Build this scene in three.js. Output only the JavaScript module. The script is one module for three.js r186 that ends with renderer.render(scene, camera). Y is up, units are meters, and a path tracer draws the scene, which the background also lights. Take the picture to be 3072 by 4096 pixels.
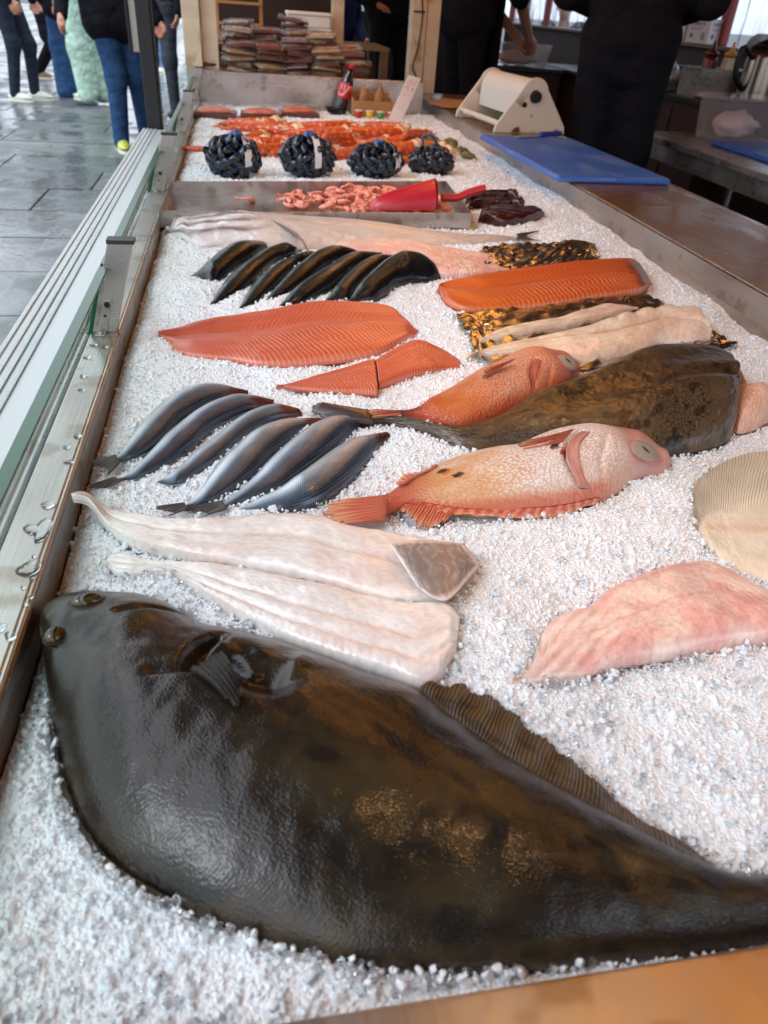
import * as THREE from 'three';
import { mergeGeometries, mergeVertices } from 'three/addons/utils/BufferGeometryUtils.js';
import { RoundedBoxGeometry } from 'three/addons/geometries/RoundedBoxGeometry.js';
import { MarchingCubes } from 'three/addons/objects/MarchingCubes.js';
import { ConvexGeometry } from 'three/addons/geometries/ConvexGeometry.js';

// ---------- camera, sky, sun, exposure ----------
const scene = new THREE.Scene();
const camera = new THREE.PerspectiveCamera(69.95, 0.75, 0.02, 300);
camera.position.set(0, 1.1, 0);
camera.rotation.order = 'YXZ';
camera.rotation.set(-0.6078, -0.2091, 0.0758);
camera.focus = 1.0; camera.userData.fStop = 7;
const renderer = new THREE.WebGLRenderer({ antialias: true });
renderer.toneMapping = THREE.LinearToneMapping;
renderer.toneMappingExposure = 1.6;
renderer.shadowMap.enabled = true;
{ // even overcast sky, brighter overhead
  const w = 64, h = 32, d = new Float32Array(w * h * 4);
  for (let j = 0; j < h; j++) for (let i = 0; i < w; i++) {
    const el = ((j + .5) / h - .5) * Math.PI, s = Math.max(0, Math.sin(el)), b = el < 0 ? .5 : 1.05 + .8 * s, k = (j * w + i) * 4;
    d[k] = b * .9; d[k + 1] = b * .98; d[k + 2] = b * 1.1; d[k + 3] = 1;
  }
  const t = new THREE.DataTexture(d, w, h, THREE.RGBAFormat, THREE.FloatType);
  t.mapping = THREE.EquirectangularReflectionMapping; t.magFilter = THREE.LinearFilter; t.needsUpdate = true;
  scene.background = t; scene.environment = t;
}
const sun = new THREE.DirectionalLight(0xf4f7ff, .6);
sun.position.set(-5, 5.5, 1.2); sun.target.position.set(.3, .6, -1.5); sun.castShadow = true; sun.shadow.radius = 40;
Object.assign(sun.shadow.camera, { left: -8, right: 8, top: 8, bottom: -8, near: .5, far: 30 }); sun.shadow.mapSize.set(2048, 2048);
scene.add(sun, sun.target);

// ---------- helpers ----------
const ICE = .6, RAIL = .63, TOP = .659;
let seed = 7; const rnd = () => { seed = (seed * 1664525 + 1013904223) >>> 0; return seed / 4294967296; };
const rr = (a, b) => a + (b - a) * rnd();
const clamp = (x, a = 0, b = 1) => Math.min(b, Math.max(a, x)), mix = (a, b, t) => a + (b - a) * t;
const sm = (a, b, x) => { const t = clamp((x - a) / (b - a)); return t * t * (3 - 2 * t); };
const mix3 = (a, b, t) => [a[0] + (b[0] - a[0]) * t, a[1] + (b[1] - a[1]) * t, a[2] + (b[2] - a[2]) * t];
const h2 = (x, y) => { let n = (Math.imul(x, 374761393) + Math.imul(y, 668265263)) | 0; n = Math.imul(n ^ (n >>> 13), 1274126177); return ((n ^ (n >>> 16)) >>> 0) / 4294967296; };
function nz(x, y) { const i = Math.floor(x), j = Math.floor(y), a = x - i, b = y - j, u = a * a * (3 - 2 * a), v = b * b * (3 - 2 * b); return mix(mix(h2(i, j), h2(i + 1, j), u), mix(h2(i, j + 1), h2(i + 1, j + 1), u), v); }
function fbm(x, y, o = 4) { let s = 0, a = .5, t = 0; for (let k = 0; k < o; k++) { s += a * nz(x, y); t += a; x = x * 2.03 + 17.1; y = y * 2.03 + 9.7; a *= .5; } return s / t; }
function cell(x, y) { const i = Math.floor(x), j = Math.floor(y); let d1 = 9, d2 = 9, id = 0; for (let a = -1; a < 2; a++) for (let b = -1; b < 2; b++) { const p = i + a, q = j + b, dx = p + h2(p, q) - x, dy = q + h2(p + 91, q + 37) - y, d = dx * dx + dy * dy; if (d < d1) { d2 = d1; d1 = d; id = h2(p + 5, q + 11); } else if (d < d2) d2 = d; } return [Math.sqrt(d1), Math.sqrt(d2), id]; }
function tex(w, h, fn, o = {}) { // fn(u, v) -> [r, g, b] 0-255 (or one number 0-1 for a height map)
  const d = new Uint8Array(w * h * 4);
  for (let j = 0; j < h; j++) for (let i = 0; i < w; i++) { const c = fn((i + .5) / w, (j + .5) / h), k = (j * w + i) * 4; if (typeof c === 'number') d[k] = d[k + 1] = d[k + 2] = clamp(c) * 255; else { d[k] = clamp(c[0], 0, 255); d[k + 1] = clamp(c[1], 0, 255); d[k + 2] = clamp(c[2], 0, 255); } d[k + 3] = 255; }
  const t = new THREE.DataTexture(d, w, h); t.magFilter = THREE.LinearFilter; t.minFilter = THREE.LinearFilter; t.wrapS = t.wrapT = THREE.RepeatWrapping;
  if (!o.data) t.colorSpace = THREE.SRGBColorSpace; if (o.rep) t.repeat.set(...o.rep); t.needsUpdate = true; return t;
}
const bmp = (w, h, fn, o = {}) => tex(w, h, fn, { ...o, data: true });
const std = o => new THREE.MeshStandardMaterial(o), phy = o => new THREE.MeshPhysicalMaterial(o);
const taken = {};
function nm(n) { const k = taken[n] = (taken[n] ?? -1) + 1; return k ? `${n}_${String(k).padStart(3, '0')}` : n; }
function tag(o, label, category, group, kind) { if (label) o.userData.label = label; if (category) o.userData.category = category; if (group) o.userData.group = group; if (kind) o.userData.kind = kind; return o; }
function thing(name, label, category, at = [0, 0, 0], group, kind) { const o = new THREE.Group(); o.name = nm(name); o.position.set(...at); tag(o, label, category, group, kind); scene.add(o); return o; }
function part(p, name, geo, mat, local) { // world-space geometry made relative to its thing
  const m = new THREE.Mesh(geo, mat); m.name = name; m.castShadow = m.receiveShadow = true;
  if (!local) { let q = p; const v = new THREE.Vector3(); while (q && q !== scene) { v.add(q.position); q = q.parent; } geo.translate(-v.x, -v.y, -v.z); }
  p.add(m); return m;
}
function one(name, geo, mat, label, category, at, group, kind) { const m = new THREE.Mesh(geo, mat); m.name = nm(name); m.castShadow = m.receiveShadow = true; if (at) { geo.translate(-at[0], -at[1], -at[2]); m.position.set(...at); } tag(m, label, category, group, kind); scene.add(m); return m; }
function copyOf(t, at, turn, label, group) { const c = t.clone(); c.name = nm(t.name.replace(/_\d{3}$/, '')); c.position.set(...at); if (turn) c.rotation.set(...turn); c.userData = { ...t.userData }; if (label) c.userData.label = label; if (group) c.userData.group = group; scene.add(c); return c; }
const box = (x0, y0, z0, x1, y1, z1, r = 0) => { [x0, x1] = [Math.min(x0, x1), Math.max(x0, x1)]; [y0, y1] = [Math.min(y0, y1), Math.max(y0, y1)]; [z0, z1] = [Math.min(z0, z1), Math.max(z0, z1)]; const w = x1 - x0, h = y1 - y0, d = z1 - z0, g = r ? new RoundedBoxGeometry(w, h, d, 2, Math.min(r, w / 2.01, h / 2.01, d / 2.01)) : new THREE.BoxGeometry(w, h, d); g.translate((x0 + x1) / 2, (y0 + y1) / 2, (z0 + z1) / 2); return g; };
const merge = a => mergeGeometries(a.map(g => { const q = g.index ? g.toNonIndexed() : g; for (const k of Object.keys(q.attributes)) if (!['position', 'normal', 'uv'].includes(k)) q.deleteAttribute(k); if (!q.attributes.uv) q.setAttribute('uv', new THREE.BufferAttribute(new Float32Array(q.attributes.position.count * 2), 2)); return q; }));
const tube = (pts, r, n = 24, k = 8) => new THREE.TubeGeometry(new THREE.CatmullRomCurve3(pts.map(p => new THREE.Vector3(...p))), n, r, k);
const cyl = (a, b, r0, r1 = r0, k = 16) => { const A = new THREE.Vector3(...a), B = new THREE.Vector3(...b), g = new THREE.CylinderGeometry(r1, r0, A.distanceTo(B), k); g.applyQuaternion(new THREE.Quaternion().setFromUnitVectors(new THREE.Vector3(0, 1, 0), B.clone().sub(A).normalize())); const c = A.add(B).multiplyScalar(.5); g.translate(c.x, c.y, c.z); return g; };
function boxUV(g, s = 1) { const p = g.attributes.position, n = g.attributes.normal, uv = new Float32Array(p.count * 2); for (let i = 0; i < p.count; i++) { const ax = Math.abs(n.getX(i)), ay = Math.abs(n.getY(i)), az = Math.abs(n.getZ(i)), x = p.getX(i), y = p.getY(i), z = p.getZ(i); const [a, b] = ay >= ax && ay >= az ? [z, x] : ax >= az ? [z, y] : [x, y]; uv[2 * i] = a / s; uv[2 * i + 1] = b / s; } g.setAttribute('uv', new THREE.BufferAttribute(uv, 2)); return g; }
const resample = (pts, n) => new THREE.CatmullRomCurve3(pts.map(p => new THREE.Vector3(p[0], 0, p[1])), false, 'centripetal').getSpacedPoints(n);
const ramp = (a, u) => { for (let i = 1; i < a.length; i++) if (u <= a[i][0]) { const t = (u - a[i - 1][0]) / (a[i][0] - a[i - 1][0]), s = t * t * (3 - 2 * t); return mix(a[i - 1][1], a[i][1], s); } return a[a.length - 1][1]; };
const feet = []; // outlines of what lies on the ice: no chips inside them
// a body lying on the ice between two edge lines (x, z): domed above, flat below
function loft(L, R, o) {
  const nu = o.nu || 60, nv = o.nv || 20, a = resample(L, nu), b = resample(R, nu), P = [], U = [], I = [], wd = o.hw ? a.map(v => { let d = 9; for (const w of b) d = Math.min(d, Math.hypot(v.x - w.x, v.z - w.z)); return d; }) : 0, p = o.p || 2, q = o.q || 2, base = o.base ?? ICE, sink = o.sink ?? .008, W = nv * 2;
  for (let i = 0; i <= nu; i++) for (let j = 0; j <= W; j++) {
    const u = i / nu, th = Math.PI * j / nv, s = (1 - Math.cos(th)) / 2, up = j <= nv, e = Math.max(0, 1 - Math.pow(Math.abs(2 * s - 1), p)), H = o.hw ? Math.max(.004, o.hw * wd[i]) : ramp(o.h, u);
    const pr = Math.pow(e, 1 / q); let x = mix(a[i].x, b[i].x, s), z = mix(a[i].z, b[i].z, s), y = up ? base + H * pr : base - Math.min(sink, H * .8) * Math.pow(e, .5);
    if (up && o.bend) { const d = o.bend(u, s, pr, x, z); y += d; }
    if (o.lift) y += o.lift(u, x, z);
    P.push(x, y, z); U.push(u, up ? s : 1 - (s === 0 ? 0 : s) * .999);
  }
  for (let i = 0; i < nu; i++) for (let j = 0; j < W; j++) { const k = i * (W + 1) + j; I.push(k, k + 1, k + W + 1, k + 1, k + W + 2, k + W + 1); }
  for (const e of [0, nu]) { const c = P.length / 3; let x = 0, y = 0, z = 0; for (let j = 0; j < W; j++) { const k = (e * (W + 1) + j) * 3; x += P[k]; y += P[k + 1]; z += P[k + 2]; } P.push(x / W, y / W, z / W); U.push(e ? 1 : 0, .5); for (let j = 0; j < W; j++) { const k = e * (W + 1) + j; e ? I.push(k, k + 1, c) : I.push(k + 1, k, c); } }
  const g = new THREE.BufferGeometry(); g.setAttribute('position', new THREE.Float32BufferAttribute(P, 3)); g.setAttribute('uv', new THREE.Float32BufferAttribute(U, 2)); g.setIndex(I); g.computeVertexNormals();
  { const n = g.attributes.normal; for (let i = 0; i <= nu; i++) { const k = i * (W + 1), l = k + W, x = n.getX(k) + n.getX(l), y = n.getY(k) + n.getY(l), z = n.getZ(k) + n.getZ(l), m = Math.hypot(x, y, z) || 1; n.setXYZ(k, x / m, y / m, z / m); n.setXYZ(l, x / m, y / m, z / m); } }
  if (!o.free) feet.push([...a, ...b.slice().reverse()].map(v => [v.x, v.z]));
  return g;
}
// a thin leaf (fin, sheet) between two edge lines of points (x, y, z)
function leaf(A, B, o = {}) {
  if (!o.free) feet.push([...A, ...B.slice().reverse()].map(v => [v[0], v[2]])); const nu = o.nu || 24, nv = o.nv || 8, c = p => new THREE.CatmullRomCurve3(p.map(v => new THREE.Vector3(...v)), false, 'centripetal').getSpacedPoints(nu), a = c(A), b = c(B), th = o.t || .002, P = [], U = [], I = [];
  for (const s of [1, -1]) for (let i = 0; i <= nu; i++) for (let j = 0; j <= nv; j++) { const t = j / nv, u = i / nu, rag = o.rag ? 1 - o.rag * h2(i, 77) * t : 1, k = t * rag; P.push(mix(a[i].x, b[i].x, k), mix(a[i].y, b[i].y, k) + s * th / 2 * (1 - .7 * t) + (o.wave ? o.wave(u, t) : 0), mix(a[i].z, b[i].z, k)); U.push(u, t); }
  const N = (nu + 1) * (nv + 1), id = (s, i, j) => s * N + i * (nv + 1) + j;
  for (let s = 0; s < 2; s++) for (let i = 0; i < nu; i++) for (let j = 0; j < nv; j++) { const q = [id(s, i, j), id(s, i + 1, j), id(s, i + 1, j + 1), id(s, i, j + 1)]; if (s) q.reverse(); I.push(q[0], q[1], q[2], q[0], q[2], q[3]); }
  const rim = []; for (let i = 0; i <= nu; i++) rim.push([i, 0]); for (let j = 1; j <= nv; j++) rim.push([nu, j]); for (let i = nu - 1; i >= 0; i--) rim.push([i, nv]); for (let j = nv - 1; j > 0; j--) rim.push([0, j]);
  for (let k = 0; k < rim.length; k++) { const m = rim[(k + 1) % rim.length], r = rim[k]; I.push(id(0, ...r), id(1, ...r), id(1, ...m), id(0, ...r), id(1, ...m), id(0, ...m)); }
  const g = new THREE.BufferGeometry(); g.setAttribute('position', new THREE.Float32BufferAttribute(P, 3)); g.setAttribute('uv', new THREE.Float32BufferAttribute(U, 2)); g.setIndex(I); g.computeVertexNormals(); return g;
}
const lump = (rx, ry, rz, n = 2, amp = .15, f = 3, s = 0) => { let g = new THREE.IcosahedronGeometry(1, n); g = mergeVertices(g.deleteAttribute('uv') && g.deleteAttribute('normal') || g); const p = g.attributes.position, v = new THREE.Vector3(); for (let i = 0; i < p.count; i++) { v.fromBufferAttribute(p, i); const k = 1 + amp * (nz(v.x * f + s * 3.1 + 9, v.y * f + v.z * f * 1.3 + s) - .5) * 2; p.setXYZ(i, v.x * rx * k, v.y * ry * k, v.z * rz * k); } const uv = new Float32Array(p.count * 2); for (let i = 0; i < p.count; i++) { uv[2 * i] = .5 + p.getX(i) / rx * .45; uv[2 * i + 1] = .5 + p.getZ(i) / rz * .45; } g.setAttribute('uv', new THREE.BufferAttribute(uv, 2)); g.computeVertexNormals(); return g; };

// ---------- materials ----------
const steelB = bmp(512, 512, (u, v) => .5 + .3 * (nz(u * 4, v * 420) - .5) + .5 * (fbm(u * 7, v * 7, 4) - .5));
const steelR = bmp(512, 512, (u, v) => .62 + .5 * (fbm(u * 5 + 3, v * 9, 5) - .5) + .12 * (nz(u * 3, v * 300) - .5));
const steelC = tex(512, 512, (u, v) => { const s = fbm(u * 4, v * 6, 5), d = sm(.6, .75, fbm(u * 13 + 5, v * 11, 4)); return mix3([160 + 36 * s, 154 + 36 * s, 150 + 34 * s], [138, 124, 110], d * .6); });
const steel = std({ map: steelC, metalness: .92, roughness: .52, roughnessMap: steelR, bumpMap: steelB, bumpScale: .00035 });
const steelDull = std({ map: steelC, metalness: .55, roughness: .8, roughnessMap: steelR, bumpMap: steelB, bumpScale: .0003 });
const blackM = std({ color: 0x16161a, roughness: .45, metalness: .3 });
const whitePaint = std({ color: 0xd9d6cc, roughness: .45 });

// ---------- ground: wet stone slabs laid in running courses ----------
const wetR = bmp(512, 512, (u, v) => .2 + .5 * sm(.35, .75, fbm(u * 5, v * 5, 5)));
const wetB = bmp(512, 512, (u, v) => .5 * fbm(u * 9, v * 9, 4) + .5 * fbm(u * 40, v * 40, 3));
const pav = one('pavement', new THREE.BoxGeometry(240, .2, 240), std({ color: 0x1d2325, roughness: .6 }), 'dark jointed ground under the wet stone paving', null, null, null, 'structure'); pav.position.set(0, -.112, -60);
{
  const ms = [[92, 98, 96], [104, 110, 107], [82, 89, 89], [98, 100, 102]].map((c, k) => std({ map: tex(256, 256, (u, v) => { const s = .72 + .5 * fbm(u * 6 + k * 7, v * 6, 5); return [c[0] * s, c[1] * s, c[2] * s]; }), roughness: 1, roughnessMap: wetR, bumpMap: wetB, bumpScale: .004, metalness: 0 }));
  const D = .56; let n = 0; const far = [];
  for (let r = -2; r < 74; r++) {
    const z1 = -1.3 - r * D; let x = -22 + 1.3 * h2(r, 3);
    while (x < 8) { const w = .8 + .55 * h2(r * 7 + Math.round(x * 10), 5), x1 = x + w; const vis = x1 > -2.6 - r * .28 && x < .1; if (vis && r < 30) { const g = boxUV(box(x + .006, -.05, z1 - D + .006, x1 - .006, 0 + .003 * h2(r, n), z1 - .006)); const m = new THREE.Mesh(g, ms[Math.floor(h2(r, n + 9) * 4)]); m.name = 'paving_slab'; m.receiveShadow = true; m.position.y = .112; m.position.z = 60; pav.add(m); n++; } else far.push(boxUV(box(x + .006, -.05, z1 - D + .006, x1 - .006, .001, z1 - .006))); x = x1; }
  }
  const m = new THREE.Mesh(merge(far), ms[0]); m.name = 'distant_paving'; m.userData.kind = 'stuff'; m.position.set(0, .112, 60); pav.add(m);
}

// ---------- the counter ----------
const ZF = -.176, ZB = -4.42, XL = -.206, XR = 1.046;
const counter = thing('fish_counter', 'long stainless steel fish counter with glass guard, filled with crushed ice', 'counter', [.4, 0, -2.3]);
{
  const S = (n, g, m = steel) => part(counter, n, boxUV(g, .6), m);
  S('side_rail', box(-.254, .608, ZB, -.212, RAIL, ZF, .003));
  S('rail_lip', cyl([-.2105, .6265, ZB], [-.2105, .6265, ZF], .0035, .0035, 10));
  S('tray_wall', box(-.211, .5, ZB, -.2065, .6255, ZF));
  S('tray_wall', box(XR - .004, .5, ZB, XR, .655, ZF));
  S('tray_floor', box(-.21, .48, ZB, XR, .5, ZF));
  S('end_panel', box(-.2, .5, ZB - .03, .98, .758, ZB, .004));
  S('end_panel', box(-.254, .5, ZB - .034, -.2, .77, ZB + .06, .004));
  S('front_trim', box(-.254, .46, -.05, XR, .6275, ZF, .004), std({ map: steelC, metalness: .95, roughness: .6, roughnessMap: steelR, bumpMap: wetB, bumpScale: .0004 }));
  S('front_panel', box(-.25, .05, -.2, XR, .479, -.19), steelDull);
  S('side_panel', box(-.25, .05, ZB, -.24, .479, -.2), steelDull);
  // ledge outside the glass, ridged lengthways
  const wl = std({ color: 0xaeb6b3, roughness: .35, metalness: .1, bumpMap: wetB, bumpScale: .0006 });
  const ledge = part(counter, 'ledge', boxUV(box(-.388, .575, -3.42, -.262, .618, .3, .004)), wl);
  for (const x of [-.381, -.366, -.351, -.336, -.294, -.276]) part(ledge, 'ridge', box(x - .0042, .616, -3.42, x + .0042, .621, .3, .0015), wl);
  part(counter, 'ledge_front', box(-.384, .3, -3.4, -.378, .575, .3), wl);
  // leaning glass between brackets
  const glass = phy({ color: 0xf4faf6, transmission: 1, thickness: 0, roughness: .03, ior: 1.5 });
  const edge = phy({ color: 0x0b4a2c, roughness: .3 });
  const lean = .03, gy0 = .625, gy1 = .727, gx0 = -.258;
  const quad = (z0, z1, a, b, t) => { const g = new THREE.BufferGeometry(), X = y => gx0 + lean * (y - gy0) / (gy1 - gy0), v = []; for (const z of [z0, z1]) for (const y of [a, b]) for (const d of [0, t]) v.push(X(y) + d, y, z); g.setAttribute('position', new THREE.Float32BufferAttribute(v, 3)); g.setIndex([0, 2, 1, 1, 2, 3, 4, 5, 6, 5, 7, 6, 0, 1, 4, 1, 5, 4, 2, 6, 3, 3, 6, 7, 0, 4, 2, 2, 4, 6, 1, 3, 5, 3, 7, 5]); const n = g.toNonIndexed(); n.computeVertexNormals(); return n; };
  const zs = [.05, -1.213, -2.258, -3.3, -4.36];
  for (let k = 0; k < 4; k++) { const z0 = zs[k] - .008, z1 = zs[k + 1] + .008; const p = part(counter, 'glass_pane', quad(z0, z1, gy0, gy1, .0001), glass); part(p, 'edge', quad(z0, z1, gy1, gy1 + .008, .013), edge); part(p, 'edge', quad(z1, z1 + .003, gy0, gy1, .006), edge); }
  for (const z of zs.slice(1)) {
    const g = box(-.02, 0, -.011, .018, .143, .011, .0015), P = g.attributes.position; for (let i = 0; i < P.count; i++) P.setX(i, P.getX(i) + .31 * P.getY(i)); g.computeVertexNormals(); g.translate(-.232, RAIL, z);
    const b = part(counter, 'bracket', boxUV(g, .3), steel);
    part(b, 'cap', new THREE.BoxGeometry(.041, .006, .024).translate(-.1885, RAIL + .1432, z), std({ color: 0x2e2522, roughness: .5 }));
    const pl = box(-.0075, 0, 0, .0075, .054, .0022, .0008); { const Q = pl.attributes.position; for (let i = 0; i < Q.count; i++) Q.setX(i, Q.getX(i) + .31 * Q.getY(i)); } pl.translate(-.236, RAIL, z + .0112); part(b, 'clip', pl, steel);
    part(b, 'clip_foot', box(-.2445, RAIL, z + .0105, -.2285, RAIL + .002, z + .03, .0008), steel);
    for (const [dx, dy, r] of [[.0145, .046, .0052], [.009, .028, .0024]]) part(b, 'bolt', cyl([-.236 + dx, RAIL + dy, z + .013], [-.236 + dx, RAIL + dy, z + .0155], r, r * .8, 12), blackM);
    part(b, 'bolt', cyl([-.2365, RAIL + .002, z + .022], [-.2365, RAIL + .0065, z + .022], .0034, .0028, 8), steel);
  }
  // corner post carrying the awning
}
// ---------- service worktop ----------
const brownTone = tex(512, 512, (u, v) => { const s = fbm(u * 3, v * 6, 5), d = fbm(u * 30, v * 30, 3); return mix3([104, 76, 50], [126, 96, 68], s + .3 * (d - .5)); });  // uneven brown tone from noise, shared with the rear board
{
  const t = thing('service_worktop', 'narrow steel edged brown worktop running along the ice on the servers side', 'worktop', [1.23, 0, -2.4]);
  const wt = std({ map: brownTone, metalness: .1, roughness: .45, roughnessMap: steelR, bumpMap: steelB, bumpScale: .0002 });
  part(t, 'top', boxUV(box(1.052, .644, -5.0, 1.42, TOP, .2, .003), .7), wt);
  part(t, 'fascia', boxUV(box(1.05, .603, -5.0, 1.0535, .6572, .2, .0015), .5), steel);
  part(t, 'rear_fascia', boxUV(box(1.41, .6, -5.0, 1.418, .644, .2, .001), .5), steelDull);
  part(t, 'carcass', boxUV(box(1.06, .02, -4.98, 1.405, .6, .18), .5), steelDull);
}
// ---------- crushed ice ----------
const inPoly = (x, z, p) => { let c = false; for (let i = 0, j = p.length - 1; i < p.length; j = i++) if ((p[i][1] > z) !== (p[j][1] > z) && x < (p[j][0] - p[i][0]) * (z - p[i][1]) / (p[j][1] - p[i][1]) + p[i][0]) c = !c; return c; };
const iceY = (x, z) => ICE - (x < .645 && z < -1.97 && z > -2.46 && z < -1.967 - .075 * (x + .2) && z > -2.325 - .163 * (x + .2) ? .018 : 0) + .02 * (fbm(x * 6 + 3, z * 6, 3) - .5) + .006 * (fbm(x * 22, z * 22, 2) - .5) - .02 * sm(-.175, -.215, x) - .022 * sm(.965, 1.045, x) * sm(-2.6, -1.2, z) + .004;

// ---------- awning and lamps over the counter (above the frame; they shade, light and are mirrored) ----------
{
  const aw = thing('awning', 'dark red canvas awning stretched over the whole fish stall', 'awning', [1.3, 0, -3]);
  const cm = std({ color: 0x260d0b, roughness: .85 });
  const pan = (x0, y0, x1, y1) => { const g = new THREE.BoxGeometry(Math.hypot(x1 - x0, y1 - y0), .012, 10.6); g.rotateZ(Math.atan2(y1 - y0, x1 - x0)); g.translate((x0 + x1) / 2, (y0 + y1) / 2, -3.6); return g; };
  part(aw, 'canvas', pan(-.5, 2.12, 1.45, 2.6), cm); part(aw, 'canvas', pan(1.46, 2.6, 3.7, 2.15), cm);
  part(aw, 'valance', box(-.505, 1.98, -8.9, -.495, 2.118, 1.7), cm);
  for (const z of [1.6, -1.8, -5.2, -8.6]) part(aw, 'rafter', cyl([-.49, 2.08, z], [1.45, 2.55, z], .02), steelDull);
  const shadeM = std({ color: 0x20201f, roughness: .5, side: THREE.DoubleSide }), bulbM = std({ color: 0xffe0b0, emissive: 0xffb45a, emissiveIntensity: 14 });
  [-.3, -.85, -1.4, -1.95, -2.5, -3.05, -3.6, -4.15, -4.7, -3.0, -4.6].forEach((z, i) => {
    const x = i > 8 ? 1.9 : .44, y = i > 8 ? 1.45 : 1.78, l = thing('pendant_lamp', `dark shaded pendant lamp over the ice, ${['nearest', 'second', 'third', 'fourth', 'fifth', 'sixth', 'seventh', 'eighth', 'ninth'][i] || ['inside the stall, nearer one', 'inside the stall, farther one'][i - 9]} from the camera end`, 'lamp', [x, y, z], 'pendant lamps over the counter');
    part(l, 'shade', new THREE.LatheGeometry([[.012, .15], [.03, .14], [.05, .1], [.1, .0], [.108, -.02]].map(a => new THREE.Vector2(...a)), 24), shadeM, true);
    part(l, 'cord', cyl([0, .15, 0], [0, .62 + (i > 8 ? .3 : 0), 0], .004, .004, 6), blackM, true);
    part(l, 'bulb', new THREE.SphereGeometry(.024, 16, 12).translate(0, .035, 0), bulbM, true);
    const s = new THREE.SpotLight(0xffbf7e, .3, 0, .42, .3, 2); s.position.set(x, y - .005, z); s.target.position.set(x + .0, .6, z); s.castShadow = true; s.shadow.radius = .7; scene.add(s, s.target); s.name = nm('lamp_light');
  });
  // festoon of small bare bulbs strung along the awning over the worktop edge
  const f = thing('festoon_lights', 'string of small warm bulbs hung under the awning along the worktop', 'lights', [.98, 1.86, -2.9]);
  const wire = []; for (let i = 0; i <= 56; i++) wire.push([0, .05 - .03 * Math.sin(i / 56 * Math.PI * 14) ** 2, 2.7 - i / 56 * 5.8]); part(f, 'cable', tube(wire, .004, 120, 6), blackM, true);
  for (let i = 0; i < 15; i++) { const z = 2.7 - (i + .5) / 15 * 5.8; part(f, 'bulb', new THREE.SphereGeometry(.022, 14, 10).translate(0, -.02, z), bulbM, true); part(f, 'socket', cyl([0, .0, z], [0, .035, z], .012, .01, 10), blackM, true); const l = new THREE.PointLight(0xffa040, .13, 0, 2); l.position.set(.98, 1.84, -2.9 + z); l.castShadow = true; l.name = nm('bulb_light'); scene.add(l); }
}

// ---------- fish on the ice ----------
const wet = (o, k) => phy({ roughness: .28, ior: 1.6, ...o }); // wet skin and flesh: a sharp, bump-broken shine
const segD = (x, z, l) => { let d = 9; for (let i = 1; i < l.length; i++) { const [ax, az] = l[i - 1], [bx, bz] = l[i], vx = bx - ax, vz = bz - az, t = clamp(((x - ax) * vx + (z - az) * vz) / (vx * vx + vz * vz)); d = Math.min(d, Math.hypot(x - ax - vx * t, z - az - vz * t)); } return d; };
const groove = (x, z, l, w, dep) => { const d = segD(x, z, l) / w; return d > 3 ? 0 : -dep * Math.exp(-d * d); };
const topOf = g => { const p = g.attributes.position.array.slice(); return (x, z) => { let y = 0; for (let i = 0; i < p.length; i += 3) if (Math.abs(p[i] - x) < .005 && Math.abs(p[i + 2] - z) < .005) y = Math.max(y, p[i + 1]); return y || ICE; }; };
const at3 = (a, y) => a.map(p => [p[0], y, p[1]]);
const mid = (L, R) => { const n = [...L, ...R]; let x = 0, z = 0; for (const p of n) { x += p[0]; z += p[1]; } return [x / n.length, ICE, z / n.length]; };

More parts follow.
